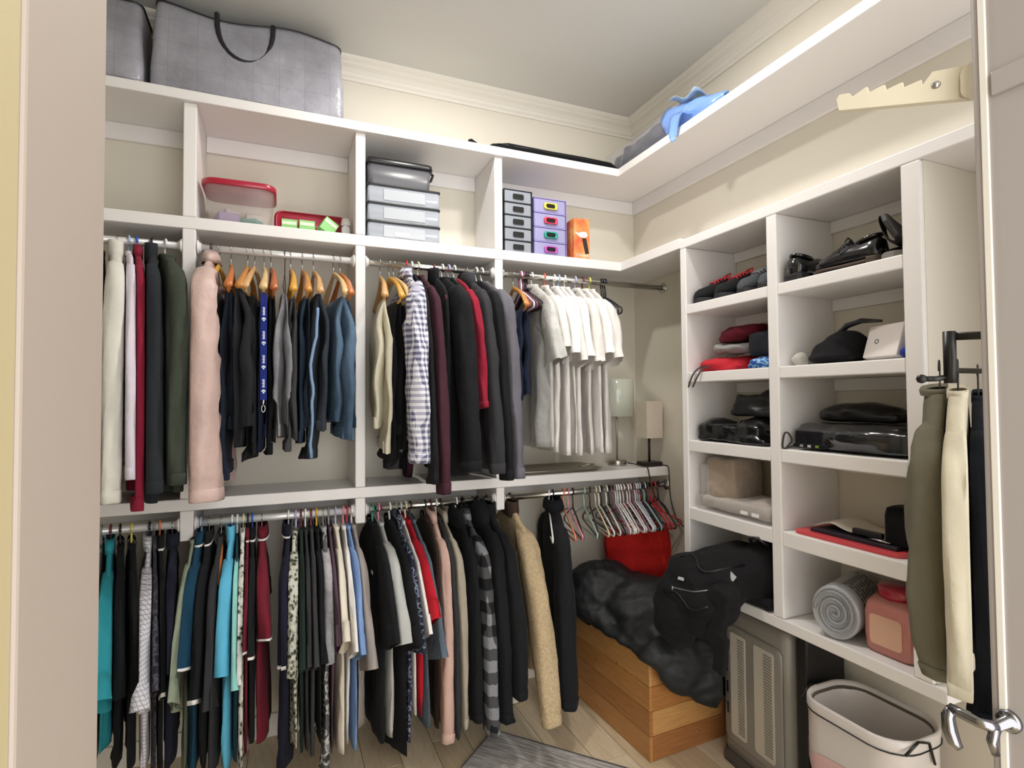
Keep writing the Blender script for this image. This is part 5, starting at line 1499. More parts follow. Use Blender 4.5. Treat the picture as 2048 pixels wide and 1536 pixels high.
o = blob('maroon_shorts', [('e', (-0.17, -0.985, R2 + 0.155), (0.08, 0.085, 0.030)), ('e', (-0.14, -1.03, R2 + 0.165), (0.07, 0.06, 0.030)), ('e', (-0.18, -0.965, R2 + 0.140), (0.07, 0.07, 0.03))], MAR, None, 0.008, 3, 0.012, 15, 5, True, zmin=R2 + 0.122)
tag(o, 'maroon shorts piled on the grey cloth in the second cubby row', 'shorts')
o = blob('grey_cloth', [('e', (-0.18, -0.965, R2 + 0.094), (0.085, 0.08, 0.022)), ('e', (-0.17, -1.03, R2 + 0.092), (0.08, 0.05, 0.020)), ('e', (-0.23, -0.925, R2 + 0.094), (0.025, 0.03, 0.024))], GRY, None, 0.008, 3, 0.008, 16, 7, True, zmin=R2 + 0.072)
tag(o, 'grey lining cloth spilling between the red and maroon shorts', 'cloth')
o = blob('folded_trousers', [('b', (-0.14, -1.165, R2 + 0.095), (0.11, 0.066, 0.045)), ('e', (-0.13, -1.185, R2 + 0.16), (0.09, 0.045, 0.035))], DRK, None, 0.009, 5, 0.008, 12, 9)
tag(o, 'dark folded trousers stacked on the blue camouflage cloth', 'trousers')
o = blob('camouflage_cloth', [('e', (-0.18, -1.16, R2 + 0.025), (0.10, 0.072, 0.026)), ('b', (-0.15, -1.16, R2 + 0.010), (0.11, 0.070, 0.009))], CAM, None, 0.008, 3, 0.008, 20, 11, True, zmin=R2)
tag(o, 'blue camouflage cloth under the dark folded trousers', 'cloth')

# second row, right
BAGB = fabric('pouch_black', '131316')
pc = thing('pouch', 'black soft pouch with a loose strap beside the white paper box', 'bag', (-0.16, -1.43, R2))
blob('pouch_body', [('e', (0, 0.012, 0.045), (0.10, 0.082, 0.045)), ('e', (0.0, -0.015, 0.075), (0.08, 0.062, 0.040)), ('e', (-0.02, 0.005, 0.022), (0.11, 0.080, 0.020))], BAGB, pc, 0.009, 5, 0.006, 14, 3, zmin=0.0)
MB().tube([(-0.02, 0.0, 0.105), (-0.03, -0.04, 0.128), (-0.03, -0.09, 0.138), (-0.02, -0.15, 0.130)], [0.008, 0.010, 0.009, 0.004], 8).build('strap', STRAP, pc, True)
wb_ = thing('paper_box', 'white paper box leaning back with a small printed mark', 'box', (-0.185, -1.594, R2 + 0.006), -0.25)
Mw = T(rx=0.0, ry=0.30)
MB().box(-0.030, 0.030, -0.066, 0.066, 0, 0.108, Mw).build('carton', plain('paper_white', 'E6DFDB', 0.6), wb_, False, 0.003)
MB().tube([(-0.0305, 0.022 + 0.007 * math.cos(a), 0.052 + 0.007 * math.sin(a)) for a in [2 * math.pi * k / 14 for k in range(14)]], 0.0012, 5, Mw, True).build('printed_mark', plain('mark_grey', '56585A', 0.6), wb_, True)
o = blob('blue_cloth', [('e', (-0.20, -1.685, R2 + 0.020), (0.06, 0.022, 0.018)), ('e', (-0.19, -1.69, R2 + 0.04), (0.03, 0.015, 0.028))], fabric('cobalt', '2C3C8C'), None, 0.006, 3, 0.006, 20, 4, True)
tag(o, 'cobalt blue cloth tucked beside the white paper box', 'cloth')
o = blob('clear_bag', [('e', (-0.225, -1.318, R2 + 0.024), (0.035, 0.022, 0.023))], clear_plastic('cellophane', 'E9E6DE', 0.4, 0.1), None, 0.005, 2, 0.008, 30, 6, True)
tag(o, 'small crumpled clear plastic bag by the black pouch', 'bag')

# third row, left: black plastic bags
PLB = plain('bin_bag_black', '0D0E0F', 0.22, bump=0.5, bscale=14)
o = blob('plastic_bag', [('b', (-0.17, -1.00, R3 + 0.040), (0.105, 0.165, 0.030)), ('e', (-0.19, -0.89, R3 + 0.055), (0.09, 0.07, 0.04)), ('e', (-0.16, -1.10, R3 + 0.065), (0.11, 0.11, 0.045)), ('b', (-0.17, -1.02, R3 + 0.014), (0.115, 0.18, 0.012))], PLB, None, 0.009, 4, 0.014, 11, 3, True, zmin=R3)
tag(o, 'shiny black plastic bag flattened on the third cubby floor', 'bag', 'black plastic bags in the cubby')
o = blob('plastic_bag', [('b', (-0.14, -1.11, R3 + 0.150), (0.09, 0.11, 0.036), (0.12, 0, 0.1)), ('e', (-0.13, -1.15, R3 + 0.186), (0.09, 0.07, 0.030)), ('b', (-0.14, -1.11, R3 + 0.122), (0.10, 0.12, 0.014))], plain('bin_bag_matte', '141516', 0.42, bump=0.4, bscale=12), None, 0.010, 4, 0.010, 10, 8, True, zmin=R3 + 0.108)
tag(o, 'matte black plastic bag folded on top of the shiny one', 'bag', 'black plastic bags in the cubby')

# third row, right: dark appliance with a waist pack on top
ap = thing('appliance', 'glossy dark grey appliance with a bulging front and cable', 'appliance', (-0.15, -1.490, R3))
blob('shell', [('b', (0, -0.02, 0.042), (0.12, 0.195, 0.034)), ('e', (-0.05, -0.06, 0.055), (0.10, 0.17, 0.045)), ('b', (0, -0.01, 0.085), (0.10, 0.17, 0.012))], plain('appliance_gloss', '1B1C1E', 0.15, coat=0.6), ap, 0.010, 6, 0.0015, 8, 3, zmin=0.0)
MB().box(-0.125, -0.118, 0.04, 0.17, 0.010, 0.022).build('port_panel', BLKP, ap, False, 0.001)
for k, cc in enumerate(('6E8F2F', 'B9B9B9', '8A8A8A')):
    MB().box(-0.127, -0.124, 0.07 + 0.03 * k, 0.082 + 0.03 * k, 0.012, 0.020).build('port', plain('port_%d' % k, cc, 0.4), ap)
cord('cable', [(-0.10, 0.165, 0.02), (-0.135, 0.185, 0.005), (-0.143, 0.198, 0.005), (-0.143, 0.196, 0.035), (-0.14, 0.190, 0.058), (-0.135, 0.178, 0.055), (-0.130, 0.172, 0.03), (-0.135, 0.190, 0.006)], 0.0032, CORD, None, ap)
o = blob('waist_pack', [('e', (-0.13, -1.48, R3 + 0.132), (0.085, 0.135, 0.034)), ('e', (-0.17, -1.42, R3 + 0.125), (0.05, 0.07, 0.026)), ('b', (-0.13, -1.50, R3 + 0.115), (0.075, 0.13, 0.012))], plain('pack_leather', '121212', 0.28, bump=0.25, bscale=30), None, 0.009, 5, 0.005, 12, 6)
tag(o, 'black leather pack lying on the dark appliance', 'bag')

# fourth row, left: plush blanket in its clear zip bag
bk = thing('blanket', 'taupe plush blanket folded inside a clear zip bag', 'blanket', (-0.15, -1.02, R4))
PLUSH = fabric('plush_taupe', '9A8877', sheen=0.6, bump=0.7)
PLUSH2 = fabric('plush_light', 'A99E96', sheen=0.6, bump=0.7)
blob('blanket_roll', [('b', (-0.01, 0.095, 0.125), (0.09, 0.075, 0.095), (0, 0, 0.1)), ('e', (-0.06, 0.10, 0.08), (0.06, 0.08, 0.08))], PLUSH, bk, 0.011, 5, 0.010, 12, 4)
blob('blanket_fold', [('b', (-0.02, -0.02, 0.038), (0.105, 0.185, 0.024)), ('e', (-0.03, -0.13, 0.055), (0.10, 0.08, 0.03))], PLUSH2, bk, 0.011, 5, 0.008, 12, 9)
ZB = clear_plastic('zip_bag', 'D8D4D0', 0.30, 0.12)
MB().loft([[(x + (-0.01), y + 0.0, z) for x, y in rrect(0.128 * s_, 0.207 * s_, 0.03)] for s_, z in ((0.95, 0.001), (1.0, 0.008), (1.0, 0.05), (0.97, 0.066))], True, False).build('zip_bag', ZB, bk, True)
MB().loft([[(-0.10 + x * 0.2, 0.165 + y * 0.15, z) for x, y in rrect(0.05, 0.15, 0.02)] for z in (0.05, 0.12, 0.19)], False, True).build('zip_bag_fold', ZB, bk, True)
for k in range(2):
    MB().box(-0.1405, -0.1385, -0.10 - 0.055 * k, -0.065 - 0.055 * k, 0.022, 0.036).build('bag_label', plain('label_white', 'EDEDED', 0.5), bk, False, 0.0008)
# fourth row, right: folder, papers, black case
o = MB().loft([[(x, y, z) for x, y in rrect(0.115, 0.185, 0.03)] for z in (0, 0.012)]).build('folder', plain('folder_red', 'CF4A50', 0.35), None, False, 0.002)
o.location = (-0.165, -1.495, R4)
tag(o, 'red plastic folder lying under the dark notebook', 'folder')
o = MB().box(-0.09, 0.09, -0.145, 0.145, 0, 0.012).build('notebook', plain('notebook_dark', '26222C', 0.5), None, False, 0.002)
o.location = (-0.160, -1.505, R4 + 0.0125)
tag(o, 'thin dark notebook on the red folder', 'book')
g = [[(-0.08 + 0.16 * q, -0.12 + 0.24 * f, 0.004 + 0.022 * math.exp(-((f - 0.75) / 0.18) ** 2) + 0.004 * math.sin(6 * q + 5 * f)) for f in [j / 12 for j in range(13)]] for q in [i / 8 for i in range(9)]]
o = sheet('paper_sheet', g, plain('paper_soft', 'DAD2C2', 0.7), None, 0.001)
o.location = (-0.145, -1.475, R4 + 0.0255)
tag(o, 'curled pale paper sheets lying on the dark notebook', 'paper')
cs = thing('black_case', 'upright black rounded case with a strap on the notebook', 'case', (-0.185, -1.655, R4 + 0.0255))
MB().loft([[(x, y, z) for x, y in rrect(0.045 * s_, 0.060 * s_, 0.02)] for s_, z in ((0.96, 0), (1.0, 0.006), (1.0, 0.085), (0.93, 0.108), (0.75, 0.114))]).build('case_body', fabric('case_cloth', '0F0F11'), cs, True)
MB().box(-0.05, -0.03, 0.06, 0.155, 0.008, 0.026).build('strap', STRAP, cs, False, 0.004)
MB().tube([(-0.048, 0.10, 0.004), (-0.055, 0.07, 0.006), (-0.052, 0.03, 0.004)], 0.004, 6).build('buckle', STEEL, cs, True)

# bottom row, right: foam roll and pink jug
ro = thing('foam_roll', 'silver plastic-wrapped foam roll with printed warning text', 'roll', (-0.165, -1.435, R5), 0.30)
RADX, RADZ = 0.072, 0.086
SILV = plain('roll_silver', 'A7A9AD', 0.3, coat=0.5, bump=0.3, bscale=14)
rr = []
for i, (xx, sc) in enumerate(((-0.122, 0.86), (-0.126, 0.94), (-0.118, 1.0), (-0.06, 1.01), (0.0, 1.0), (0.06, 1.01), (0.12, 1.0))):
    rr.append([(xx, RADX * sc * math.cos(a), 0.088 + RADZ * sc * math.sin(a)) for a in [2 * math.pi * k / 28 for k in range(28)]])
MB().loft(rr).build('roll_body', SILV, ro, True)
P = []
for i in range(90):
    a = i * 0.21
    q = 1 - i / 95
    P.append((-0.1275, RADX * 0.84 * q * math.cos(a), 0.088 + RADZ * 0.84 * q * math.sin(a)))
MB().tube(P, 0.0055, 6).build('spiral_end', plain('roll_spiral', '8B8E93', 0.4), ro, True)
INK = plain('ink_dark', '3B3734', 0.6)
rgt = random.Random(3)
def curved_patch(y0, y1, a0, a1, name='printed_line'):
    n_ = 6
    V, F = [], []
    for i in range(n_ + 1):
        a = math.radians(a0 + (a1 - a0) * i / n_)
        for xx in (y0, y1):
            V.append((xx, (RADX * 1.02) * math.cos(a), 0.088 + (RADZ * 1.02) * math.sin(a)))
    for i in range(n_):
        F.append((2 * i, 2 * i + 1, 2 * i + 3, 2 * i + 2))
    return obj(name, V, F, INK, ro, True)
for ln in range(8):
    x0 = -0.075 + 0.021 * ln
    a = 95.0 if ln < 7 else 85.0
    while a < 190 - 8 * (ln % 3):
        w_ = rgt.uniform(7, 20)
        curved_patch(x0, x0 + 0.0075, a, a + w_)
        a += w_ + rgt.uniform(3, 6)
jg = thing('plastic_jug', 'translucent pink jug with red screw lid in the bottom cubby', 'jug', (-0.175, -1.615, R5))
PINK = clear_plastic('pink_jug', 'D98F86', 0.75, 0.25)
MB().loft([[(x, y, z) for x, y in rrect(0.080 * s_, 0.078 * s_, 0.03)] for s_, z in ((0.90, 0.001), (0.98, 0.012), (1.0, 0.05), (1.0, 0.12), (0.94, 0.15), (0.75, 0.170))]).build('jug_body', PINK, jg, True)
MB().loft([[(-0.0825 + dx, y, 0.075 + z) for y, z in rrect(0.048, 0.045, 0.012)] for dx in (0, 0.004)]).build('label', plain('jug_label', 'D8AE96', 0.5), jg)
MB().lathe([(0.050, 0.165), (0.062, 0.168), (0.064, 0.195), (0.058, 0.203), (0.001, 0.204)], 24).build('lid', REDP, jg, True)
# ------------------------------------------------------------------ floor: chest, heap, backpack, heater, bin, rug
CH = thing('wooden_chest', 'honey wood plank chest under the black coat heap', 'chest', (-0.348, -0.502, 0.0), math.radians(2.4))
def cedar(i):
    c = [('C08A50', 'A8723C'), ('B57C44', '9A6532'), ('CB9A60', 'B5834A'), ('A87041', '8E5B30')][i]
    return wood('cedar_%d' % i, c[0], c[1], (3, 3, 40), 0.38)
cw, cd, chh = 0.207, 0.318, 0.405
nb = 4
bh = chh / nb
box('core', -cw + 0.016, cw - 0.016, -cd + 0.016, cd - 0.016, 0.004, chh - 0.003, cedar(3), CH)
for k in range(nb):
    z0, z1 = k * bh + 0.0008, (k + 1) * bh - 0.0008
    box('board', -cw, -cw + 0.0155, -cd + 0.0005, cd - 0.0005, z0, z1, cedar([0, 1, 0, 2][k]), CH, 0.0015, 1)
    box('board', cw - 0.0155, cw, -cd + 0.0005, cd - 0.0005, z0, z1, cedar([1, 0, 2, 0][k]), CH, 0.0015, 1)
    box('board', -cw + 0.016, cw - 0.016, -cd, -cd + 0.0155, z0, z1, cedar([3, 2, 1, 0][k]), CH, 0.0015, 1)
    box('board', -cw + 0.016, cw - 0.016, cd - 0.0155, cd, z0, z1, cedar([2, 0, 1, 3][k]), CH, 0.0015, 1)
lid = box('lid', -cw - 0.004, cw + 0.004, -cd - 0.004, cd + 0.004, chh, chh + 0.018, cedar(0), CH, 0.004)
for p_ in ((-cw - 0.0006, 0.08, 0.25), (-cw - 0.0006, -0.1, 0.31), (0.05, -cd - 0.0006, 0.06)):
    MB().lathe([(0.001, 0), (0.005, 0), (0.005, 0.001)], 10, T(*p_) @ Matrix.Rotation(-math.pi / 2 if p_[0] < -0.1 else math.pi / 2, 4, 'Y' if p_[0] < -0.1 else 'X')).build('screw_head', STEEL, CH, True)

COATB = plain('coat_nylon', '16181A', 0.62, bump=0.8, bscale=16.0)
cc = thing('black_coat', 'black coat heaped over the wooden chest and its front corner', 'coat', (-0.36, -0.50, 0.425))
blob('coat_body', [
    ('e', (-0.10, 0.16, 0.11), (0.19, 0.17, 0.15)), ('e', (0.02, 0.02, 0.09), (0.21, 0.22, 0.12)), ('e', (0.04, -0.18, 0.04), (0.23, 0.20, 0.10)),
    ('b', (-0.03, -0.05, 0.012), (0.20, 0.30, 0.016)), ('e', (-0.16, 0.12, 0.05), (0.12, 0.18, 0.06)),
    ('e', (0.02, -0.385, -0.045), (0.19, 0.055, 0.12)), ('e', (0.09, -0.40, -0.11), (0.13, 0.060, 0.11)), ('e', (-0.10, -0.35, 0.02), (0.13, 0.07, 0.06))],
    COATB, cc, 0.011, 8, 0.015, 10.0, 5, True)
blob('coat_sleeve', [('e', (0.06, -0.27, 0.055), (0.13, 0.11, 0.040), (0.5, 0, 0.2))], COATB, cc, 0.010, 5, 0.014, 12, 7, True)

# the coat rests on the lid and hangs against the chest and clear of the heater
ca, sa = math.cos(CH.rotation_euler.z), math.sin(CH.rotation_euler.z)
for o in cc.children:
    for v in o.data.vertices:
        wx, wy, wz = v.co.x + cc.location.x, v.co.y + cc.location.y, v.co.z + cc.location.z
        lx = (wx - CH.location.x) * ca + (wy - CH.location.y) * sa
        ly = -(wx - CH.location.x) * sa + (wy - CH.location.y) * ca
        X, Y, Z = cw + 0.0055, cd + 0.0055, chh + 0.0185
        if abs(lx) < X and abs(ly) < Y and wz < Z:
            ds = [(Z - wz, 't'), (Y + ly, 'f'), (X + lx, 'l')]
            dd, face = min(ds)
            if face == 't':
                wz = Z
            elif face == 'f':
                ly = -Y
            else:
                lx = -X
            wx = CH.location.x + lx * ca - ly * sa
            wy = CH.location.y + lx * sa + ly * ca
        if wx > -0.275 and wy < -0.893 and wz < 0.66:
            if wy < -0.893 - (wx + 0.275):
                wx = -0.275
            else:
                wy = -0.893
        v.co = Vector((wx - cc.location.x, wy - cc.location.y, wz - cc.location.z))
    o.data.update()
BPK = fabric('backpack_black', '141416')
bp = thing('backpack', 'black backpack slumping out of the bottom cubby with silver zips', 'backpack', (-0.30, -1.03, 0.7095))
blob('pack_body', [
    ('e', (0.03, 0.0, 0.10), (0.18, 0.17, 0.105)), ('e', (0.09, -0.10, 0.13), (0.14, 0.10, 0.105)), ('e', (-0.10, 0.03, 0.07), (0.12, 0.19, 0.10)),
    ('e', (-0.16, 0.07, 0.0), (0.09, 0.15, 0.10)), ('e', (-0.15, -0.05, 0.01), (0.085, 0.13, 0.08)), ('b', (0.12, -0.01, 0.02), (0.12, 0.18, 0.018))],
    BPK, bp, 0.010, 5, 0.016, 9, 3, True)
blob('front_pocket', [('e', (-0.20, 0.09, -0.08), (0.06, 0.12, 0.12)), ('e', (-0.18, -0.02, -0.05), (0.055, 0.10, 0.07))], BPK, bp, 0.010, 5, 0.010, 11, 6, True)
blob('shoulder_strap', [('b', (-0.195, -0.145, 0.0), (0.014, 0.042, 0.10), (0.15, 0.1, 0)), ('b', (-0.208, -0.170, -0.12), (0.011, 0.030, 0.07), (0.12, 0, 0)), ('e', (-0.15, -0.125, 0.06), (0.06, 0.06, 0.05))], BPK, bp, 0.007, 4, 0.004, 14, 8)
SILVZ = plain('zip_silver', 'C9CBD0', 0.2, 0.9)
def on_pack(y, z, x=-0.5):
    """push a point along +x until it meets the backpack front, so badges and zips sit on the cloth"""
    best = None
    for ch in bp.children:
        if ch.name.split('.')[0] in ('pack_body', 'front_pocket'):
            hit, loc_, n_, _ = ch.ray_cast(Vector((x, y, z)), Vector((1, 0, 0)))
            if hit and (best is None or loc_.x < best.x):
                best = loc_.copy()
    return best
P = [on_pack(0.055 - 0.15 * i / 10, 0.050 - 0.008 * math.sin(math.pi * i / 10) + 0.030 * i / 10) - Vector((0.002, 0, 0)) for i in range(11)]
MB().tube(P, 0.0028, 6).build('zip', plain('zip_dull', '8E9094', 0.35, 0.7), bp, True)
for q_ in (0, 10):
    p_ = P[q_]
    MB().box(-0.004, 0.002, -0.004, 0.004, -0.030, 0.006, T(p_.x - 0.002, p_.y, p_.z)).build('zip_pull', SILVZ, bp, False, 0.001)
for y_, z_, w_, h_, r_ in ((0.030, 0.088, 0.014, 0.006, -0.1), (-0.125, 0.130, 0.019, 0.011, 0.35)):
    p_ = on_pack(y_, z_)
    MB().box(-0.003, 0.003, -w_, w_, -h_, h_, T(p_.x - 0.001, p_.y, p_.z, rx=r_, ry=0.55)).build('badge', plain('badge_silver', 'B4B6B8', 0.4), bp, False, 0.001)
# seams and carry handle
for zz in (0.15, 0.02):
    P = [q_ - Vector((0.001, 0, 0)) for q_ in [on_pack(0.09 - 0.21 * i / 14, zz + 0.018 * math.sin(i * 0.5)) for i in range(15)] if q_ is not None]
    P = [a_ for i_, a_ in enumerate(P) if i_ == 0 or (a_ - P[i_ - 1]).length < 0.05]
    MB().tube(P, 0.0045, 6).build('seam_piping', plain('seam_black', '0C0C0D', 0.5), bp, True)
MB().tube([(0.02, -0.10, 0.225), (0.0, -0.11, 0.255), (0.0, -0.15, 0.262), (0.03, -0.17, 0.235)], 0.007, 8).build('carry_handle', STRAP, bp, True)

# tower heater
ht = thing('panel_heater', 'grey upright panel heater with slotted grilles below the cubbies', 'heater', (-0.175, -1.085, 0.0), math.radians(-3))
HG = plain('heater_grey', '8A857C', 0.35)
HB = plain('heater_dark', '4C4A48', 0.45)
HL = plain('heater_light', 'C4BDAE', 0.35)
MB().loft([[(x, y, z) for x, y in rrect(0.062 * s_, 0.170 * s_, 0.035)] for s_, z in ((1.0, 0.03), (1.02, 0.10), (1.0, 0.60), (0.96, 0.630))]).build('shell', HG, ht, True)
MB().loft([[(x, y, z) for x, y in rrect(0.075 * s_, 0.180 * s_, 0.035)] for s_, z in ((1.0, 0.0005), (1.0, 0.02), (0.96, 0.045), (0.88, 0.05))]).build('foot', HB, ht, True)
MB().loft([[(-0.0640 - dx, y, 0.33 + z) for y, z in rrect(0.150 * k, 0.235 * k, 0.03)] for k, dx in ((1.0, 0.0), (1.0, 0.004), (0.97, 0.007))]).build('front_plate', HG, ht, True)
for yc, w_ in ((0.070, 0.042), (-0.065, 0.050)):
    MB().loft([[(-0.0712 - dx, yc + y, 0.335 + z) for y, z in rrect(w_, 0.205, 0.012)] for dx in (0, 0.003)]).build('grille_plate', HL, ht, False, 0.001)
    for k in range(34):
        zz = 0.15 + k * 0.0112
        MB().box(-0.0765, -0.0742, yc - w_ * 0.82, yc - w_ * 0.05, zz, zz + 0.005).build('grille_slat', HG, ht)
for k in range(3):
    MB().box(-0.0725, -0.0708, 0.128, 0.136, 0.20 + 0.085 * k, 0.245 + 0.085 * k).build('vent_slot', BLKP, ht)
bx = box('screen_board', -0.23, -0.035, -1.318, -1.275, 0.0, 0.655, plain('panel_black', '121110', 0.5), None, 0.006)
tag(bx, 'slim black upright board between the heater and the bin', 'board')

# waste bin with liner
bn = thing('waste_bin', 'grey waste bin with a white liner folded over its rim', 'bin', (-0.195, -1.518, 0.0))
BG = plain('bin_grey', '5A564F', 0.5)
MB().loft([[(x, y, z) for x, y in rrect(0.122 * s_, 0.160 * s_, 0.085 * s_, 6)] for s_, z in ((0.74, 0.0005), (0.78, 0.01), (0.98, 0.485), (0.968, 0.485), (0.755, 0.02))]).build('bin_body', BG, bn, True)
LINER = clear_plastic('liner_white', 'DAD3CE', 0.93, 0.35)
rr = []
for i, (s_, z) in enumerate(((0.72, 0.12), (0.85, 0.34), (0.93, 0.46), (1.0, 0.492), (1.045, 0.500), (1.08, 0.492), (1.075, 0.465), (1.055, 0.44), (1.06, 0.38), (1.05, 0.33), (1.02, 0.285))):
    ring = []
    base = rrect(0.122, 0.160, 0.085, 6)
    for k, (x, y) in enumerate(base):
        n_ = noise.noise(Vector((x * 22, y * 22, i * 0.35)))
        amp = 0.0 if i in (3, 4, 5) else 0.030 if i > 5 else 0.012
        zz = z + (0.022 * math.sin(k * 0.9 + 1) if i == 10 else 0)
        ring.append((x * (s_ + amp * n_), y * (s_ + amp * n_), zz))
    rr.append(ring)
MB().loft(rr, False, False).build('liner', LINER, bn, True)
MB().tube([(x * 1.088, y * 1.088, 0.462) for x, y in rrect(0.122, 0.160, 0.085, 5)], 0.0022, 5, None, True).build('rim_line', BLKP, bn, True)
for sy in (1, -1):
    MB().tube([(-0.10, sy * 0.170, 0.47), (-0.05, sy * 0.176, 0.50), (0.0, sy * 0.176, 0.485), (0.02, sy * 0.178, 0.42)], 0.004, 6).build('liner_tie', BLKP, bn, True)
rr = []
for s_, z in ((1.065, 0.335), (1.062, 0.300), (1.03, 0.268)):
    rr.append([(x * s_ * (1 + 0.006 * math.sin(5 * k)), y * s_ * (1 + 0.006 * math.sin(5 * k)), z + 0.018 * math.sin(k * 0.9 + 1)) for k, (x, y) in enumerate(rrect(0.122, 0.160, 0.085, 6))])
MB().loft(rr, False, False).build('pink_band', clear_plastic('liner_pink', 'E0B7B4', 0.92, 0.4), bn, True)
MB().lathe([(0.001, 0.002), (0.03, 0.001), (0.034, 0.0)], 18, T(-0.119, -0.02, 0.262) @ Matrix.Rotation(-math.pi / 2, 4, 'Y')).build('red_print', plain('print_red', 'A81E28', 0.5), bn, True)

# rug, laid at an angle
def rug_mat():
    m, nt, bs = base_mat('rug_woven')
    f = noise_out(nt, coords(nt, (3, 40, 1)), 2.5, 5.0, 0.7)
    nt.links.new(ramp(nt, f, [(0.30, lin('77726E')), (0.48, lin('A5A19C')), (0.62, lin('CFCBC6')), (0.75, lin('938E89'))]), bs.inputs['Base Color'])
    bs.inputs['Roughness'].default_value = 0.95
    add_bump(nt, bs, noise_out(nt, coords(nt, (60, 300, 1)), 2.0, 2.0), 0.5, 0.004)
    return m
rg2 = thing('rug', 'grey streaked woven rug lying diagonally on the floor', 'rug', (-1.058, -0.366, 0.0005), math.radians(-48.5))
RLX, RLY = 1.25, 0.62
MB().box(0.006, RLX - 0.006, -RLY + 0.006, -0.006, 0, 0.007).build('weave', rug_mat(), rg2, False, 0.002)
MB().tube([(0.004, -0.004, 0.005), (RLX - 0.004, -0.004, 0.005), (RLX - 0.004, -RLY + 0.004, 0.005), (0.004, -RLY + 0.004, 0.005)], 0.0055, 6, None, True).build('border', fabric('rug_border', '5C5856'), rg2, True)
# stray pale button shoe tip under the coats
o = blob('sock', [('e', (-0.885, -0.20, 0.018), (0.035, 0.022, 0.015))], fabric('sock_white', 'DAD3BC'), None, 0.006, 3, 0.004, 20, 2)
tag(o, 'small crumpled off-white sock on the floor under the coat', 'sock')

# ------------------------------------------------------------------ open door at the right with hook, clothes and lever
DX0, DX1 = -0.838, -0.800
DY0, DY1 = -2.92, -2.172
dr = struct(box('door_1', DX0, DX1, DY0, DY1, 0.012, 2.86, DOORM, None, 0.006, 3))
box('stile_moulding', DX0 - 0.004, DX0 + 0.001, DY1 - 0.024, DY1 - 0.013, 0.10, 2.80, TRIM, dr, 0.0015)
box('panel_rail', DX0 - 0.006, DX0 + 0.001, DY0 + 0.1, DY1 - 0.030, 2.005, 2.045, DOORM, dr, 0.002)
# sawtooth hanging arm on the hidden face, sticking out past the free edge
ar = thing('hanging_arm', 'white notched hanging arm with two screws above the door edge', 'bracket', (-0.775, -2.145, 2.118), math.radians(116))
poly = [(-0.02, -0.030), (0.0, -0.030), (0.27, -0.022), (0.275, 0.002), (0.268, 0.012), (0.245, 0.012), (0.238, 0.004)]
x_ = 0.238
for k in range(4):
    poly += [(x_ - 0.030, 0.020 - 0.001 * k), (x_ - 0.034, 0.018), (x_ - 0.036, 0.008)]
    x_ -= 0.036
poly += [(0.075, 0.030), (-0.02, 0.034)]
poly = [(x, z - 0.045 * max(0.0, 1 - x / 0.27)) for x, z in poly]
rr = [[(x * 0.8, yy, z) for x, z in poly] for yy in (-0.008, 0.008)]
MB().loft(rr).build('arm', plain('arm_white', 'D8CFB8', 0.45), ar, False, 0.0012)
MB().loft([[(-0.05 + x, yy, -0.046 + z) for x, z in rrect(0.07, 0.034, 0.02)] for yy in (0.010, 0.018)]).build('base_plate', plain('arm_white', 'D8CFB8', 0.45), ar, False, 0.001)
for sx in (0.0, 0.055):
    MB().lathe([(0.001, 0.004), (0.005, 0.0035), (0.0075, 0.0)], 14, T(sx, 0.0082, 0.003 - 0.045 * (1 - sx / 0.216)) @ Matrix.Rotation(-math.pi / 2, 4, 'X')).build('screw', STEEL, ar, True)
# black door hook
hk = thing('door_hook', 'black metal door hook with ball-ended lower arm', 'hook', (-0.720, -2.062, 1.60))
MB().tube([(0.0, 0.0, 0.028), (0.0, 0.0, -0.075)], 0.011, 14).build('post', BLACKM, hk, True)
MB().tube([(0.0, 0.0, 0.018), (0.06, -0.055, 0.018), (0.115, -0.105, 0.018)], 0.008, 12).build('bar', BLACKM, hk, True)
MB().tube([(0.0, 0.0, -0.050), (0.06, 0.03, -0.045), (0.14, 0.06, -0.045), (0.22, 0.06, -0.045)], 0.006, 10).build('rear_arm', BLACKM, hk, True)
MB().tube([(0.0, 0.0, -0.062), (-0.025, 0.012, -0.066), (-0.045, 0.022, -0.066)], 0.0055, 10).build('lower_arm', BLACKM, hk, True)
MB().lathe([(0.001, -0.009), (0.007, -0.0065), (0.0095, 0), (0.007, 0.0065), (0.001, 0.009)], 14, T(-0.050, 0.024, -0.066)).build('ball', BLACKM, hk, True)
DC = 'clothes hung behind the door'
DOORCLOTHES = [
    (501, 'sweater', 'olive grey sweater on the door hook', 'sweater', -0.505, -1.922, 1.565, -64, 'olive_grey', '6A6656', 0.62, 0.56, 0.040, 0.040, 0.045),
    (502, 'shirt', 'cream satin shirt on the door hook between sweater and jacket', 'shirt', -0.578, -1.999, 1.560, -64, 'cream_satin', 'C6BEA8', 0.60, 0.54, 0.034, 0.036, 0.045),
    (503, 'jacket', 'dark navy jacket on the door hook close to the door', 'jacket', -0.490, -1.992, 1.550, -64, 'ink_navy', '10151F', 0.66, 0.62, 0.030, 0.050, 0.055)]
DOORPACK = []
DYW = math.radians(-64)
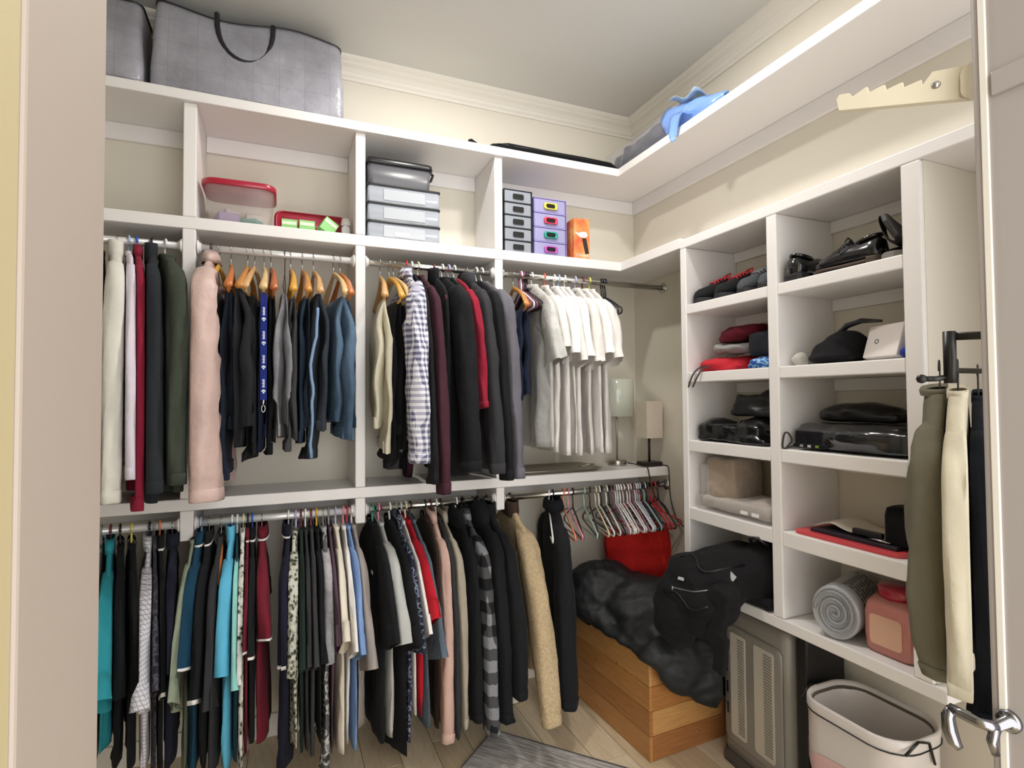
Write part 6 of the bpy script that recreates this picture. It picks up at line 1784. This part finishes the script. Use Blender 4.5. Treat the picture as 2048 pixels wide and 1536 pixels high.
D_AL, D_FR = (math.cos(DYW), math.sin(DYW)), (math.sin(DYW), -math.cos(DYW))
for sd, nm, lab, ct, x_, y_, z_, yw, mk, mc, sl_, hm_, t_, sb_2, sw_ in DOORCLOTHES:
    rt = tops(sd, nm, lab, ct, DC, x_, z_, math.radians(yw), fabric(mk, mc), 'l', sl_, hm_, t_, sb_2, sw_, 'crew', None, 0.0, None, None, None, y_)
    DOORPACK.append({'root': rt, 'c': x_ * D_AL[0] + y_ * D_AL[1], 'f': x_ * D_FR[0] + y_ * D_FR[1], 'k': 0.0, 'w': 0.055 if nm == 'shirt' else 0.038, 'z': z_, 'occ': occ_top(sl_, hm_, 'l', 0.0)})
    h_ = hanger('wire', 'black', x_, z_, math.radians(yw), 'black wire hanger holding the ' + lab.split(' on ')[0] + ' behind the door', 'hangers on the door hook')
    h_.location = (x_, y_, z_)
press_apart(DOORPACK, D_AL, D_FR)
# lever handle
CHROMED = plain('chrome_dark', '8F8F93', 0.16, 1.0)
lv = thing('lever_handle', 'polished chrome lever handle on the open door', 'handle', (DX0, -2.198, 0.965))
MB().lathe([(0.001, 0), (0.018, 0), (0.018, 0.005), (0.015, 0.008), (0.009, 0.010), (0.008, 0.040)], 22, T(ry=-math.pi / 2)).build('rose', CHROMED, lv, True)
MB().tube([(-0.036, 0, 0), (-0.046, 0.004, 0.0), (-0.052, 0.02, 0.001), (-0.054, 0.04, 0.003), (-0.055, 0.058, 0.004)], [0.008, 0.0095, 0.009, 0.0085, 0.008], 14).build('lever', CHROMED, lv, True)
MB().tube([(-0.055, 0.055, 0.004), (-0.056, 0.060, -0.010), (-0.056, 0.058, -0.032), (-0.055, 0.052, -0.050), (-0.054, 0.044, -0.058)], [0.008, 0.010, 0.0115, 0.010, 0.006], 14).build('grip', CHROMED, lv, True)
MB().tube([(-0.040, 0.0, -0.002), (-0.043, 0.004, -0.025), (-0.041, 0.0, -0.045)], [0.008, 0.0075, 0.006], 12).build('thumb_turn', CHROMED, lv, True)
bpy.data.scenes.remove(BUILD)
